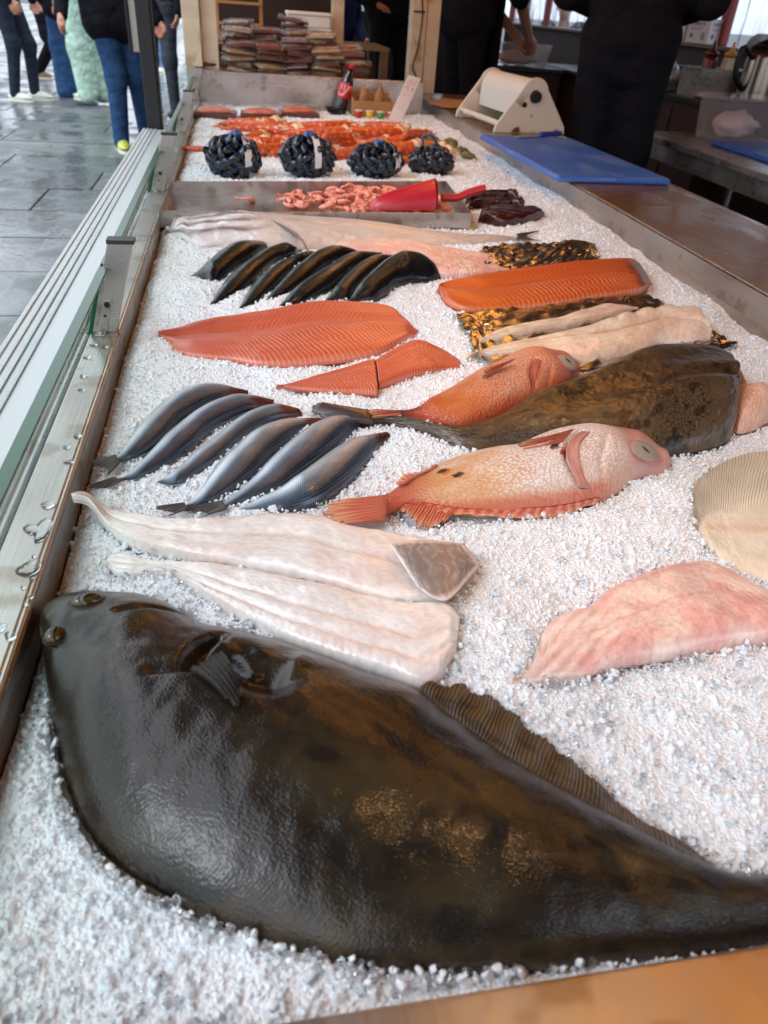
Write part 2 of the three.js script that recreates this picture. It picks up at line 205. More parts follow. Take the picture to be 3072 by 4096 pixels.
// --- the great flatfish in front
{
  const L = [[-.2003,-.5268],[-.204,-.5512],[-.1995,-.567],[-.1886,-.5766],[-.1656,-.5806],[-.1368,-.5771],[-.1098,-.5704],[-.0891,-.5582],[-.0729,-.5434],[-.0549,-.5268],[-.0333,-.5183],[.001,-.5055],[.0384,-.484],[.0862,-.4541],[.1339,-.4253],[.1515,-.4014],[.173,-.3744],[.1902,-.3514],[.2073,-.3317],[.2273,-.3123],[.2466,-.2938],[.2659,-.2777],[.2845,-.2622],[.3025,-.2472],[.3179,-.2354],[.3366,-.2298],[.3644,-.2269]];
  const R = [[-.1987,-.5207],[-.1923,-.4981],[-.1839,-.4648],[-.1725,-.4241],[-.1655,-.405],[-.1492,-.361],[-.1283,-.3209],[-.1061,-.294],[-.0896,-.2805],[-.0674,-.265],[-.046,-.2501],[-.0166,-.2358],[.0121,-.2234],[.0405,-.2133],[.0774,-.2038],[.1149,-.1975],[.1593,-.1924],[.2149,-.1896],[.2619,-.1859],[.3014,-.1847],[.3355,-.1844]];
  const gill = [[-.0384,-.4739],[-.044,-.4644],[-.051,-.4553],[-.0551,-.4429],[-.0589,-.428]], cheek = [[-.0729,-.5234],[-.0918,-.5171],[-.1092,-.5085],[-.1238,-.504]], mouth = [[-.2025,-.5372],[-.1967,-.5203],[-.1871,-.503],[-.1842,-.4959]], low = [[-.0875,-.4225],[-.0697,-.423],[-.0583,-.4243]], hol = [[-.0262,-.4361],[-.0097,-.4165],[.0067,-.4112]], seam = [[.0255,-.4152],[.1095,-.3367],[.1925,-.2651],[.2656,-.2083],[.3153,-.1882]];
  const t = thing('halibut', 'huge dark brown whole flatfish with two bulging eyes lying at the front of the ice', 'fish', mid(L, R));
  const bend = (u, s, pr, x, z) => pr * (groove(x, z, gill, .006, .02) + groove(x, z, cheek, .003, .005) + groove(x, z, mouth, .0035, .005) + groove(x, z, low, .004, .004) + groove(x, z, hol, .016, .016) + groove(x, z, seam, .012, .0022) - groove(x, z, [[-.0347,-.4556],[-.0224,-.4462],[-.0095,-.424]], .006, .005) - groove(x, z, [[.0333,-.4442],[.0261,-.4249],[.0158,-.4108]], .007, .005)) + pr * (.007 * (fbm(x * 17, z * 17, 3) - .5) + .002 * (fbm(x * 60, z * 60, 2) - .5));
  const g = loft(L, R, { nu: 260, nv: 110, p: 2, q: 1.35, h: [[0, .012], [.04, .026], [.12, .044], [.24, .058], [.45, .058], [.7, .044], [1, .022]], bend, sink: .006 });
  const col = tex(1536, 768, (u, v) => { const a = fbm(u * 9, v * 5, 5), b = fbm(u * 40 + 7, v * 24, 4), e = Math.min(v, 1 - v), c = sm(.5, .68, fbm(u * 16 + 3, v * 9 + 8, 4)); let k = mix3([36, 29, 22], [50, 42, 29], sm(.35, .65, a)); k = mix3(k, [27, 23, 20], c * .75); k = mix3(k, [78, 64, 44], sm(.12, 0, e) * .45 * sm(.3, .6, b)); const f = .86 + .28 * b; return [k[0] * f, k[1] * f, k[2] * f]; });
  const bp = bmp(2048, 1024, (u, v) => { const w = 1.6 * fbm(u * 30, v * 18, 3), a = u * 230 + v * 60 + w, b = u * 230 - v * 105 + w; return .4 * (.5 + .5 * Math.cos(6.283 * a)) * (.5 + .5 * Math.cos(6.283 * b)) * (.1 + .9 * nz(u * 120, v * 70)) + .6 * nz(u * 420, v * 210); });
  const m = phy({ map: col, bumpMap: bp, bumpScale: .0003, roughness: .22, ior: 1.45 });
  const topY = topOf(g); const b = part(t, 'body', g, m);
  const finM = wet({ map: tex(1024, 256, (u, v) => { const r = .5 + .5 * Math.sin(u * 470 + 6 * nz(u * 20, v * 3)), s = fbm(u * 12, v * 5, 4); const k = mix3([62, 46, 26], [112, 86, 44], r * .7 + .3 * s); return mix3(k, [36, 28, 20], sm(.55, .72, s) * .7); }), bumpMap: bmp(1024, 128, (u, v) => .5 + .5 * Math.sin(u * 470 + 6 * nz(u * 20, v * 3))), bumpScale: .0016, roughness: .3 }, .5);
  const y0 = .61, lift = (a, y) => a.map(p => [p[0], y, p[1]]);
  part(t, 'dorsal_fin', leaf(lift([[.1302,-.4123],[.1473,-.3892],[.1683,-.3629],[.1851,-.3407],[.2017,-.3215],[.2213,-.3027],[.24,-.2847],[.2588,-.2691],[.2773,-.2547],[.2953,-.2408],[.3101,-.2289]], .611), lift([[.1367,-.4271],[.1747,-.4218],[.1951,-.4084],[.2062,-.3927],[.2195,-.368],[.2311,-.3571],[.2434,-.3317],[.2572,-.3086],[.2781,-.2754],[.2966,-.257],[.312,-.2383]], .607), { nu: 150, nv: 10, t: .003, rag: .1, wave: (u, q) => .004 * q * Math.sin(u * 60) * (1 - u) + .002 * Math.sin(u * 23) * q }), finM);
  part(t, 'anal_fin', leaf(lift([[-.1736,-.425],[-.165,-.4013],[-.1491,-.3597],[-.1284,-.3208],[-.1063,-.2939],[-.0897,-.2804],[-.0675,-.2649]], .605), lift([[-.1741,-.4204],[-.1662,-.397],[-.1507,-.354],[-.131,-.3176],[-.109,-.2917],[-.0919,-.2785],[-.0697,-.2631]], .603), { nu: 60, nv: 4, t: .003, rag: .3 }), finM);
  part(t, 'pectoral_fin', leaf([[-.0342,-.4436],[-.0436,-.4305],[-.0505,-.4198],[-.0574,-.4156]].map(p => [p[0], topY(...p) + .002, p[1]]), [[-.0192,-.3973],[-.0186,-.3834],[-.0187,-.3701],[-.0269,-.3789]].map(p => [p[0], topY(...p) + .004, p[1]]), { nu: 26, nv: 14, t: .005, rag: .12, wave: (u, q) => .006 * Math.sin(q * 3) + .0016 * Math.sin(u * 36) }), m);
  const eyeM = wet({ map: tex(64, 64, (u, v) => { const d = Math.hypot(u - .5, (v - .5)); return mix3(mix3([52, 40, 14], [84, 66, 26], nz(u * 9, v * 9)), [12, 11, 8], sm(.2, .14, d) * .6); }), roughness: .12 }, 1), lidM = m;
  for (const [c, rx, rz, a] of [[[[-.1545,-.5273]][0], .0145, .008, .15], [[[-.1748,-.4877]][0], .0085, .0095, -.5]]) { const ey = topY(...c) - .003;
    const e = lump(rx, .009, rz, 3, 0); e.rotateY(a); e.translate(c[0], ey + .001, c[1]); part(t, 'eye', e, eyeM);
    const l = new THREE.TorusGeometry(1, .13, 10, 30); l.rotateX(Math.PI / 2); l.scale(rx * 1.02, .014, rz * 1.02); l.rotateY(a); l.translate(c[0], ey + .0005, c[1]); part(t, 'eyelid', l, lidM);
  }
  part(t, 'tail_fin', leaf(lift([[.356,-.2236],[.345,-.2047],[.3318,-.1827]], .612), lift([[.4383,-.2519],[.4179,-.2113],[.3777,-.17]], .608), { nu: 24, nv: 10, t: .004, rag: .1 }), finM);
}
// --- fillets
const streak = (base, alt, pink, o) => tex(768, 384, (u, v) => { const w = o.wave ? o.wave * Math.sin(u * 5) : 0, s = fbm(u * 15, (v + w) * 8, 5), f = fbm(u * 90, v * 32, 3), q = fbm(u * 8 + 9, v * 3.4, 3); let c = mix3(base, alt, sm(.3, .7, s)); c = mix3(c, pink, sm(.45, .72, q) * (o.pink ?? .5)); if (o.seams) for (const a of o.seams) c = mix3(c, o.seamC || [214, 168, 158], .55 * Math.exp(-Math.pow((v - a[0] - a[1] * u - .05 * (fbm(u * 9, a[0] * 90, 3) - .5)) / (a[2] || .02), 2))); if (o.myo) { const y = Math.abs(v - .5), l = Math.pow(.5 + .5 * Math.cos(6.283 * (u * o.myo + y * 2.2 + .3 * nz(u * 8, v * 8))), 9); c = mix3(c, [246, 238, 230], l * .16 * fbm(u * 6, v * 6, 2)); } const k = .93 + .14 * f; return [c[0] * k, c[1] * k, c[2] * k]; });
const streakB = (n = 30, myo = 0, seams = []) => bmp(768, 384, (u, v) => { let h = .08 * fbm(u * 16, v * n * .4, 4) + .7 * fbm(u * 70, v * 24, 3); for (const a of seams) h -= .2 * Math.exp(-Math.pow((v - a[0] - a[1] * u) / .02, 2)); if (myo) h += .05 * Math.cos(6.283 * (u * myo + Math.abs(v - .5) * 2.2)); return h; });
function fillet(name, label, cat, L, R, o, mat, group) { const c = mid(L, R), t = thing(name, label, cat, c, group); const g = loft(L, R, { p: 9, q: 3.2, nu: 110, nv: 46, ...o, h: o.h.map(a => [a[0], a[1] * (o.keep || .74)]) }); part(t, 'flesh', g, mat); return t; }
const bumps = (f, a, s = 0) => (u, v, pr, x, z) => pr * a * (fbm(x * f + s, z * f, 3) - .5);
{
  const seA = [[.28, .12], [.62, .02]], seB = [[.32, .03], [.6, 0], [.78, -.02]];
  const mA = wet({ map: streak([228, 218, 208], [238, 232, 224], [222, 194, 184], { seams: [[.42, .1, .03]], seamC: [222, 198, 186], pink: .5, wave: .02 }), bumpMap: streakB(26, 26, []), bumpScale: .0009, roughness: .22 }, .5);
  const mB = wet({ map: streak([230, 221, 213], [239, 234, 228], [224, 198, 190], { seams: [[.5, .02, .03]], seamC: [224, 202, 192], pink: .4, wave: .01 }), bumpMap: streakB(30, 30, []), bumpScale: .0009, roughness: .22 }, .5);
  const mid1 = (u, v, pr, x, z) => pr * (.004 * (fbm(x * 40, z * 40, 3) - .5) - .003 * Math.exp(-Math.pow((v - .42 - .1 * u) / .05, 2)));
  const A = fillet('white_fillet', 'long white flatfish fillet with grey skin flap, its thin tail curling onto the rail', 'fillet',
    [[-.2016,-.7177],[-.1912,-.7298],[-.1674,-.7206],[-.1306,-.704],[-.0996,-.6909],[-.0693,-.6867],[-.0288,-.6862],[.0126,-.6912],[.044,-.6897],[.0749,-.6799],[.0993,-.6626],[.1396,-.6496],[.1842,-.6337],[.2237,-.621],[.2365,-.5829]],
    [[-.1997,-.7137],[-.1855,-.7144],[-.1679,-.6952],[-.1464,-.667],[-.1163,-.644],[-.0868,-.6295],[-.0578,-.6168],[-.0149,-.6038],[.0228,-.5912],[.0643,-.5711],[.0998,-.5506],[.1353,-.5353],[.1586,-.533],[.1846,-.5368],[.2371,-.5873]], { h: [[0, .009], [.08, .014], [.3, .024], [.7, .024], [.9, .016], [1, .006]], bend: mid1, base: .602, lift: (u, x, z) => .026 * sm(.1, 0, u) }, mA);
  // grey membrane on its wide end
  const mem = wet({ map: tex(512, 256, (u, v) => { const l = Math.pow(.5 + .5 * Math.sin(u * 46 + 16 * (fbm(v * 5, u * 6, 4) - .5) + v * 9), 3) * fbm(u * 9, v * 9, 3), s = fbm(u * 14, v * 12, 4); const e = Math.min(u, 1 - u, v, 1 - v); return mix3(mix3([120, 104, 96], [150, 136, 126], s), [214, 200, 192], clamp(l * .55 + sm(.1, 0, e + .06 * (s - .5)))); }), roughness: .3 }, .7);
  const up = (a, y) => a.map(p => [p[0], y, p[1]]);
  part(A, 'skin_flap', leaf(up([[.136,-.5987],[.1657,-.6026],[.1949,-.5969],[.2153,-.5911]], .6315), up([[.1537,-.5409],[.1662,-.5223],[.1776,-.5171],[.2272,-.5697]], .6225), { nu: 30, nv: 12, t: .003, wave: (u, q) => .004 * Math.sin(q * 3.14) * Math.sin(u * 3.14) }), mem);
  const B = fillet('white_fillet', 'wide white flatfish fillet with tail fin left on, touching the dark halibut', 'fillet',
    [[-.1581,-.6339],[-.1542,-.6462],[-.1419,-.6444],[-.114,-.6278],[-.076,-.6167],[-.0382,-.6072],[.0179,-.5848],[.0634,-.5638],[.1077,-.5426],[.1431,-.5295],[.1731,-.5259],[.1857,-.5192],[.1915,-.5065]],
    [[-.1579,-.63],[-.1476,-.614],[-.1314,-.6081],[-.1041,-.6085],[-.0889,-.6019],[-.0751,-.5861],[-.0562,-.5646],[-.029,-.5384],[-.003,-.5158],[.0178,-.4958],[.0383,-.4817],[.0822,-.4551],[.1096,-.441],[.1338,-.4247],[.1521,-.4308],[.1777,-.4646]], { h: [[0, .004], [.1, .009], [.3, .02], [.7, .027], [.95, .026], [1, .018]], base: .6, bend: (u, v, pr, x, z) => pr * (.004 * (fbm(x * 40, z * 40, 3) - .5) - .0028 * Math.exp(-Math.pow((v - .5) / .04, 2)) - .003 * Math.exp(-Math.pow((v - .76) / .05, 2)) + .0012 * sm(.72, .95, v) * Math.sin(u * 300)) }, mB);
}
const pinkM = (s, b = [228, 192, 180], a = [236, 212, 198], p = [222, 158, 150]) => wet({ map: streak(b, a, p, { pink: .75, wave: .03, seams: [[.5, s, .02]], myo: 14 }), bumpMap: streakB(18, 14), bumpScale: .0014, roughness: .22 }, .55);
fillet('pink_fillet', 'large pale pink skinned fillet pointing left on the open ice at right', 'fillet',
  [[.2186,-.4222],[.2422,-.4389],[.2537,-.459],[.2696,-.4824],[.2816,-.4944],[.3008,-.5026],[.3257,-.5091],[.3476,-.5249],[.3942,-.5468],[.4384,-.5593],[.4861,-.5649],[.4999,-.5498],[.5211,-.5122],[.5638,-.4789]],
  [[.224,-.4291],[.2347,-.4229],[.2565,-.4217],[.284,-.4231],[.3093,-.4289],[.3442,-.4339],[.3788,-.4361],[.4203,-.4409],[.4614,-.4428],[.4913,-.4428],[.5421,-.4407]], { h: [[0, .008], [.15, .014], [.4, .03], [.8, .036], [1, .03]], bend: (u, v, pr, x, z) => pr * (.006 * (fbm(x * 30, z * 30, 3) - .5) + .0012 * Math.sin((x * .8 + z) * 420) * sm(.5, .2, u)), p: 5, q: 2.4 }, pinkM(.05));
{ // cream flatfish side at the right edge: fringe of fin rays
  const L = [[.5089,-.6182],[.5347,-.6722],[.5578,-.7129],[.5845,-.7427],[.6223,-.7689],[.6753,-.7933],[.7226,-.8009],[.8018,-.807]], R = [[.5187,-.6258],[.5126,-.5992],[.516,-.5697],[.5232,-.551],[.5479,-.5297],[.5877,-.5046]];
  const m = wet({ map: tex(768, 384, (u, v) => { const r = .5 + .5 * Math.sin((u * 60 + v * 14) * 6.283 + 3 * nz(u * 9, v * 9)), s = fbm(u * 9, v * 9, 4); let c = mix3([220, 208, 184], [234, 226, 208], s); c = mix3(c, [204, 184, 138], .5 * r * sm(.55, .2, v)); return mix3(c, [214, 178, 150], .5 * Math.exp(-Math.pow((v - .62 - .1 * u) / .03, 2))); }), bumpMap: bmp(768, 384, (u, v) => .5 + .5 * Math.sin((u * 60 + v * 14) * 6.283 + 3 * nz(u * 9, v * 9)) * sm(.6, .3, v) + .6 * fbm(u * 20, v * 20, 3)), bumpScale: .0022 }, .5);
  fillet('cream_fillet', 'cream coloured flatfish half with ribbed fin fringe at the right edge of the ice', 'fillet', L, R, { h: [[0, .006], [.3, .014], [1, .024]], bend: bumps(30, .004) }, m);
}
// salmon
const salmonT = (b, a, n, sh, seam) => [tex(1024, 384, (u, v) => { const y = v - seam, dir = y > 0 ? 1 : .55, ph = u * n - sh * Math.abs(y) * dir + 1.5 * (fbm(u * 9, v * 7, 3) - .5), l = Math.pow(.5 + .5 * Math.cos(6.283 * ph), 8), s = fbm(u * 6, v * 22, 4), str = (y > 0 ? .8 : .35) * sm(.1, .5, u) + .08, e = Math.min(v, 1 - v); let c = mix3(b, a, s); c = mix3(c, [246, 196, 168], l * str * .85 * (.3 + 1.0 * fbm(u * 12, v * 9, 3))); c = mix3(c, [248, 206, 180], .45 * Math.exp(-Math.pow((v - seam - .012 * (nz(u * 30, 3) - .5)) / .016, 2)) * (.4 + .6 * nz(u * 60, 8))); return mix3(c, [236, 180, 156], sm(.03, 0, 1 - v) * .35); }), bmp(1024, 384, (u, v) => { const y = v - seam, ph = u * n - sh * Math.abs(y) * (y > 0 ? 1 : .55) + 1.5 * (fbm(u * 9, v * 7, 3) - .5); return .5 + .06 * Math.cos(6.283 * ph) * sm(.1, .4, u) + .5 * (fbm(u * 14, v * 30, 3) - .5) - .4 * Math.exp(-Math.pow((v - seam) / .02, 2)); })];
const salM = (c, b) => wet({ map: c, bumpMap: b, bumpScale: .0016, roughness: .36 }, .6);
{
  const [c, b] = salmonT([190, 82, 54], [206, 102, 74], 58, 17, .45);
  fillet('salmon_fillet', 'long salmon fillet with white chevron lines beside the dark mackerels', 'fillet',
    [[-.1555,-1.262],[-.1111,-1.2904],[-.0638,-1.3225],[.003,-1.3467],[.0552,-1.3668],[.1283,-1.401],[.2013,-1.4019],[.2551,-1.392],[.2793,-1.3714],[.2896,-1.3187],[.3076,-1.2713]],
    [[-.1525,-1.2455],[-.1287,-1.2104],[-.1259,-1.1906],[-.1054,-1.171],[-.0828,-1.161],[-.0306,-1.1487],[.0138,-1.1273],[.0735,-1.124],[.1199,-1.1322],[.1679,-1.1445],[.2143,-1.1631],[.268,-1.2114],[.3021,-1.2503]], { h: [[0, .008], [.2, .016], [.6, .028], [.92, .026], [1, .012]], bend: (u, v, pr, x, z) => pr * (.003 * (fbm(x * 26, z * 26, 2) - .5) - .006 * Math.exp(-Math.pow((v - .38) / .07, 2)) + .003 * Math.sin(v * 9 + u * 4)) }, salM(c, b));
  const [c2, b2] = salmonT([186, 78, 52], [202, 98, 72], 28, 8, .3), m2 = salM(c2, b2);
  fillet('salmon_fillet', 'wedge of salmon with a straight cut edge lying over the thin tail piece', 'fillet',
    [[.2062,-1.1322],[.2648,-1.1918],[.2965,-1.2128],[.3228,-1.1912],[.3485,-1.1495],[.3538,-1.11]], [[.1963,-1.0362],[.2062,-1.0426],[.2653,-1.0754],[.3177,-1.0994],[.3562,-1.1153]], { h: [[0, .018], [.4, .022], [1, .008]], nu: 70, bend: bumps(40, .003) }, m2);
  fillet('salmon_fillet', 'thin pointed salmon tail piece in front of the long fillet', 'fillet',
    [[.037,-1.0445],[.0844,-1.0701],[.1471,-1.1041],[.2049,-1.1366]], [[.0402,-1.0553],[.0677,-1.0395],[.1096,-1.0282],[.1517,-1.0202],[.1913,-1.0139]], { h: [[0, .004], [.5, .012], [1, .018]], nu: 70, bend: bumps(40, .003) }, m2);
  const [c3, b3] = salmonT([184, 74, 28], [202, 92, 42], 54, 14, .5);
  const t = fillet('trout_fillet', 'deep orange trout fillet with dark skin tip lying on foil', 'fillet',
    [[.3999,-1.5042],[.4194,-1.5265],[.5108,-1.5651],[.6113,-1.6096],[.7144,-1.646],[.834,-1.6813],[.9339,-1.6939],[.9191,-1.6225],[.8903,-1.5254]],
    [[.4008,-1.4928],[.3977,-1.4129],[.4203,-1.373],[.4757,-1.3655],[.5374,-1.3766],[.625,-1.3992],[.7216,-1.4344],[.7964,-1.4592],[.8633,-1.4941],[.9077,-1.5432]], { h: [[0, .012], [.2, .024], [.7, .032], [.95, .026], [1, .014]], base: .605, bend: (u, v, pr, x, z) => pr * (-.008 * Math.exp(-Math.pow((v - .45) / .08, 2)) + .003 * Math.sin(v * 10 + u * 3)) }, salM(c3, b3));
  const sk = (a, y) => a.map(p => [p[0], y, p[1]]);
  part(t, 'skin_tip', leaf(sk([[.8839,-1.6378],[.8694,-1.5525],[.841,-1.4611]], .636), sk([[.9337,-1.6591],[.905,-1.5588],[.8869,-1.4992]], .622), { nu: 10, nv: 5, t: .004 }), wet({ color: 0x6b3a2c }, .6));
}
// cod loins on foil
{
  const m = wet({ map: streak([224, 202, 176], [238, 224, 202], [226, 186, 164], { pink: .5, wave: .02, seams: [[.45, .1, .02]], seamC: [204, 150, 130] }), bumpMap: streakB(16), bumpScale: .0018, roughness: .24 }, .5);
  const f = fillet('cod_loin', 'thick creamy white cod loin with a ribbed ridge resting on foil', 'fillet',
    [[.363,-1.1264],[.3937,-1.1544],[.4431,-1.1792],[.5133,-1.2073],[.5872,-1.237],[.6686,-1.2758],[.7455,-1.3171],[.8193,-1.3446],[.8755,-1.3536],[.9058,-1.3293],[.8876,-1.2614]],
    [[.3756,-1.1553],[.4111,-1.1446],[.4692,-1.1414],[.5257,-1.1323],[.5749,-1.1153],[.6369,-1.1279],[.7026,-1.1534],[.7586,-1.1914],[.8174,-1.1951],[.8699,-1.2127]], { h: [[0, .014], [.2, .03], [.6, .046], [.9, .044], [1, .03]], base: .604, p: 3, q: 2, bend: (u, v, pr, x, z) => pr * (.006 * (fbm(x * 22, z * 22, 3) - .5) + .008 * Math.abs(Math.sin(u * 34)) * sm(.45, .6, u) * sm(.5, .15, v) - .009 * Math.exp(-Math.pow((v - .45 - .1 * u) / .06, 2)) * sm(.35, .6, u)) }, m);
  fillet('cod_loin', 'thinner pale cod strip tucked behind the thick ribbed loin', 'fillet',
    [[.4041,-1.2008],[.437,-1.2365],[.4992,-1.2693],[.5831,-1.2965],[.6705,-1.3463],[.748,-1.3856],[.7849,-1.3806]], [[.4088,-1.1986],[.4594,-1.2222],[.5321,-1.2513],[.6078,-1.2795],[.6908,-1.3169],[.8001,-1.3788]], { h: [[0, .012], [.3, .02], [.8, .026], [1, .01]], base: .606, bend: bumps(30, .006) }, m);
  // foil sheets
  const foilM = std({ color: 0xd8d8dc, metalness: 1, roughness: .24, side: THREE.DoubleSide });
  const sheet = (label, L, R, y) => { const n = 44, k = 20, a = resample(L, n), b = resample(R, n), P = [], I = []; for (let i = 0; i <= n; i++) for (let j = 0; j <= k; j++) { const v = j / k + (j > 0 && j < k ? rr(-.025, .025) : 0); P.push(mix(a[i].x, b[i].x, v) + rr(-.002, .002), y + rr(0, .0095), mix(a[i].z, b[i].z, v) + rr(-.002, .002)); } for (let i = 0; i < n; i++) for (let j = 0; j < k; j++) { const q = i * (k + 1) + j; rnd() < .5 ? I.push(q, q + 1, q + k + 1, q + 1, q + k + 2, q + k + 1) : I.push(q, q + 1, q + k + 2, q, q + k + 2, q + k + 1); } let g = new THREE.BufferGeometry(); g.setAttribute('position', new THREE.Float32BufferAttribute(P, 3)); g.setIndex(I); g.computeVertexNormals(); feet.push([...a, ...b.slice().reverse()].map(v => [v.x, v.z])); return one('foil_sheet', g, foilM, label, 'foil', mid(L, R)); };
  sheet('crumpled foil showing behind the orange trout fillet', [[.5374,-1.7322],[.6156,-1.8316],[.7474,-1.8609],[.901,-1.8839],[.8765,-1.7649]], [[.4987,-1.5506],[.5888,-1.599],[.6996,-1.6585],[.7825,-1.6912],[.8569,-1.7248]], .607);
  sheet('crumpled foil sheet spread under the thick cod loin', [[.3983,-1.3402],[.4765,-1.3661],[.626,-1.3995],[.8508,-1.4569],[.8745,-1.4278],[.9002,-1.2196],[.9136,-1.1896]], [[.3934,-1.2541],[.3927,-1.1087],[.4398,-1.1018],[.5498,-1.0838],[.6838,-1.0956],[.7878,-1.1231],[.9014,-1.1808]], .606);
}
// wolffish, its tail and torn flesh
{
  const L = [[.1602,-.914],[.1978,-.9194],[.2288,-.9052],[.2481,-.8862],[.2786,-.8738],[.3189,-.8856],[.3698,-.9161],[.4318,-.9706],[.4957,-1.0188],[.5698,-1.0618],[.6359,-1.0968],[.704,-1.1115],[.7624,-1.1043],[.7928,-1.0639],[.7861,-1.0062]], R = [[.1698,-.9267],[.1972,-.9086],[.221,-.8923],[.2433,-.871],[.2597,-.8506],[.2771,-.8331],[.3044,-.8253],[.3527,-.8312],[.4063,-.8117],[.4648,-.7896],[.5322,-.7878],[.6063,-.8085],[.65,-.8216],[.6876,-.8412],[.7325,-.9041]];
  const t = thing('wolffish', 'big brown mottled headless fish sprawled between two red fish', 'fish', mid(L, R));
  const col = tex(1024, 512, (u, v) => { const n = fbm(u * 10, v * 6, 4), net = cell(u * 90 + 3 * fbm(u * 20, v * 20, 2), v * 44), line = sm(.16, .02, net[1] - net[0]), cl = sm(.45, .6, fbm(u * 13 + 4, v * 7, 4)); let c = mix3([86, 66, 46], [62, 49, 34], n); c = mix3(c, [104, 84, 62], sm(.6, .85, v) * .5); return mix3(c, [26, 22, 18], clamp(line * cl + .55 * sm(.62, .72, fbm(u * 26, v * 16, 3)))); });
  const g = loft(L, R, { nu: 150, nv: 56, p: 2, q: 1.8, base: .604, h: [[0, .012], [.18, .022], [.45, .05], [.75, .075], [.93, .07], [1, .04]], bend: (u, v, pr, x, z) => pr * (.012 * (fbm(x * 12, z * 12, 3) - .5) - .012 * Math.exp(-Math.pow((v - .62) / .06, 2)) * sm(.55, .8, u) + .006 * Math.sin(v * 14 + u * 6) * sm(.3, .5, u)) });
  const m = wet({ map: col, bumpMap: bmp(512, 256, (u, v) => fbm(u * 60, v * 30, 3)), bumpScale: .002, roughness: .3 }, .7);
  part(t, 'body', g, m);
  const up = (a, y) => a.map(p => [p[0], y, p[1]]);
  part(t, 'tail_fin', leaf(up([[.1679,-.9315],[.1644,-.9174],[.1656,-.9034]], .614), up([[.0808,-.9557],[.0974,-.9758],[.0989,-.922]], .61).map((p, i) => i === 0 ? up([[.0974,-.9758]], .61)[0] : i === 1 ? up([[.0805,-.9528]], .61)[0] : p), { nu: 20, nv: 12, t: .008, rag: .12, wave: (u, q) => .006 * Math.sin(u * 3.14) * Math.sin(q * 3) }), wet({ map: tex(256, 128, (u, v) => { const s = fbm(u * 20, v * 5, 3); return mix3([52, 42, 40], [86, 72, 68], s); }), roughness: .3 }, .8));
  const fm = wet({ map: streak([226, 178, 150], [234, 196, 170], [222, 156, 134], { pink: .6 }), bumpMap: streakB(14), bumpScale: .004 }, .6);
  part(t, 'belly_flap', loft([[.6686,-1.1189],[.7226,-1.1472],[.769,-1.1316],[.801,-1.092],[.8134,-1.0243],[.7985,-.9783]], [[.6889,-1.1277],[.7286,-1.1351],[.776,-1.1218],[.8059,-1.079],[.8018,-1.0134],[.7891,-.9787]], { h: [[0, .01], [.5, .03], [1, .02]], nu: 50, nv: 16, base: .606, bend: bumps(40, .01) }), fm);
  part(t, 'cut_flesh', loft([[.7596,-.9703],[.7854,-.9747],[.7927,-.9471],[.8332,-.9339]], [[.7179,-.9048],[.7116,-.8595],[.7374,-.8638],[.7848,-.8909],[.8281,-.9073]], { h: [[0, .03], [.5, .05], [1, .03]], nu: 40, nv: 20, base: .604, bend: bumps(34, .016) }), fm);
}
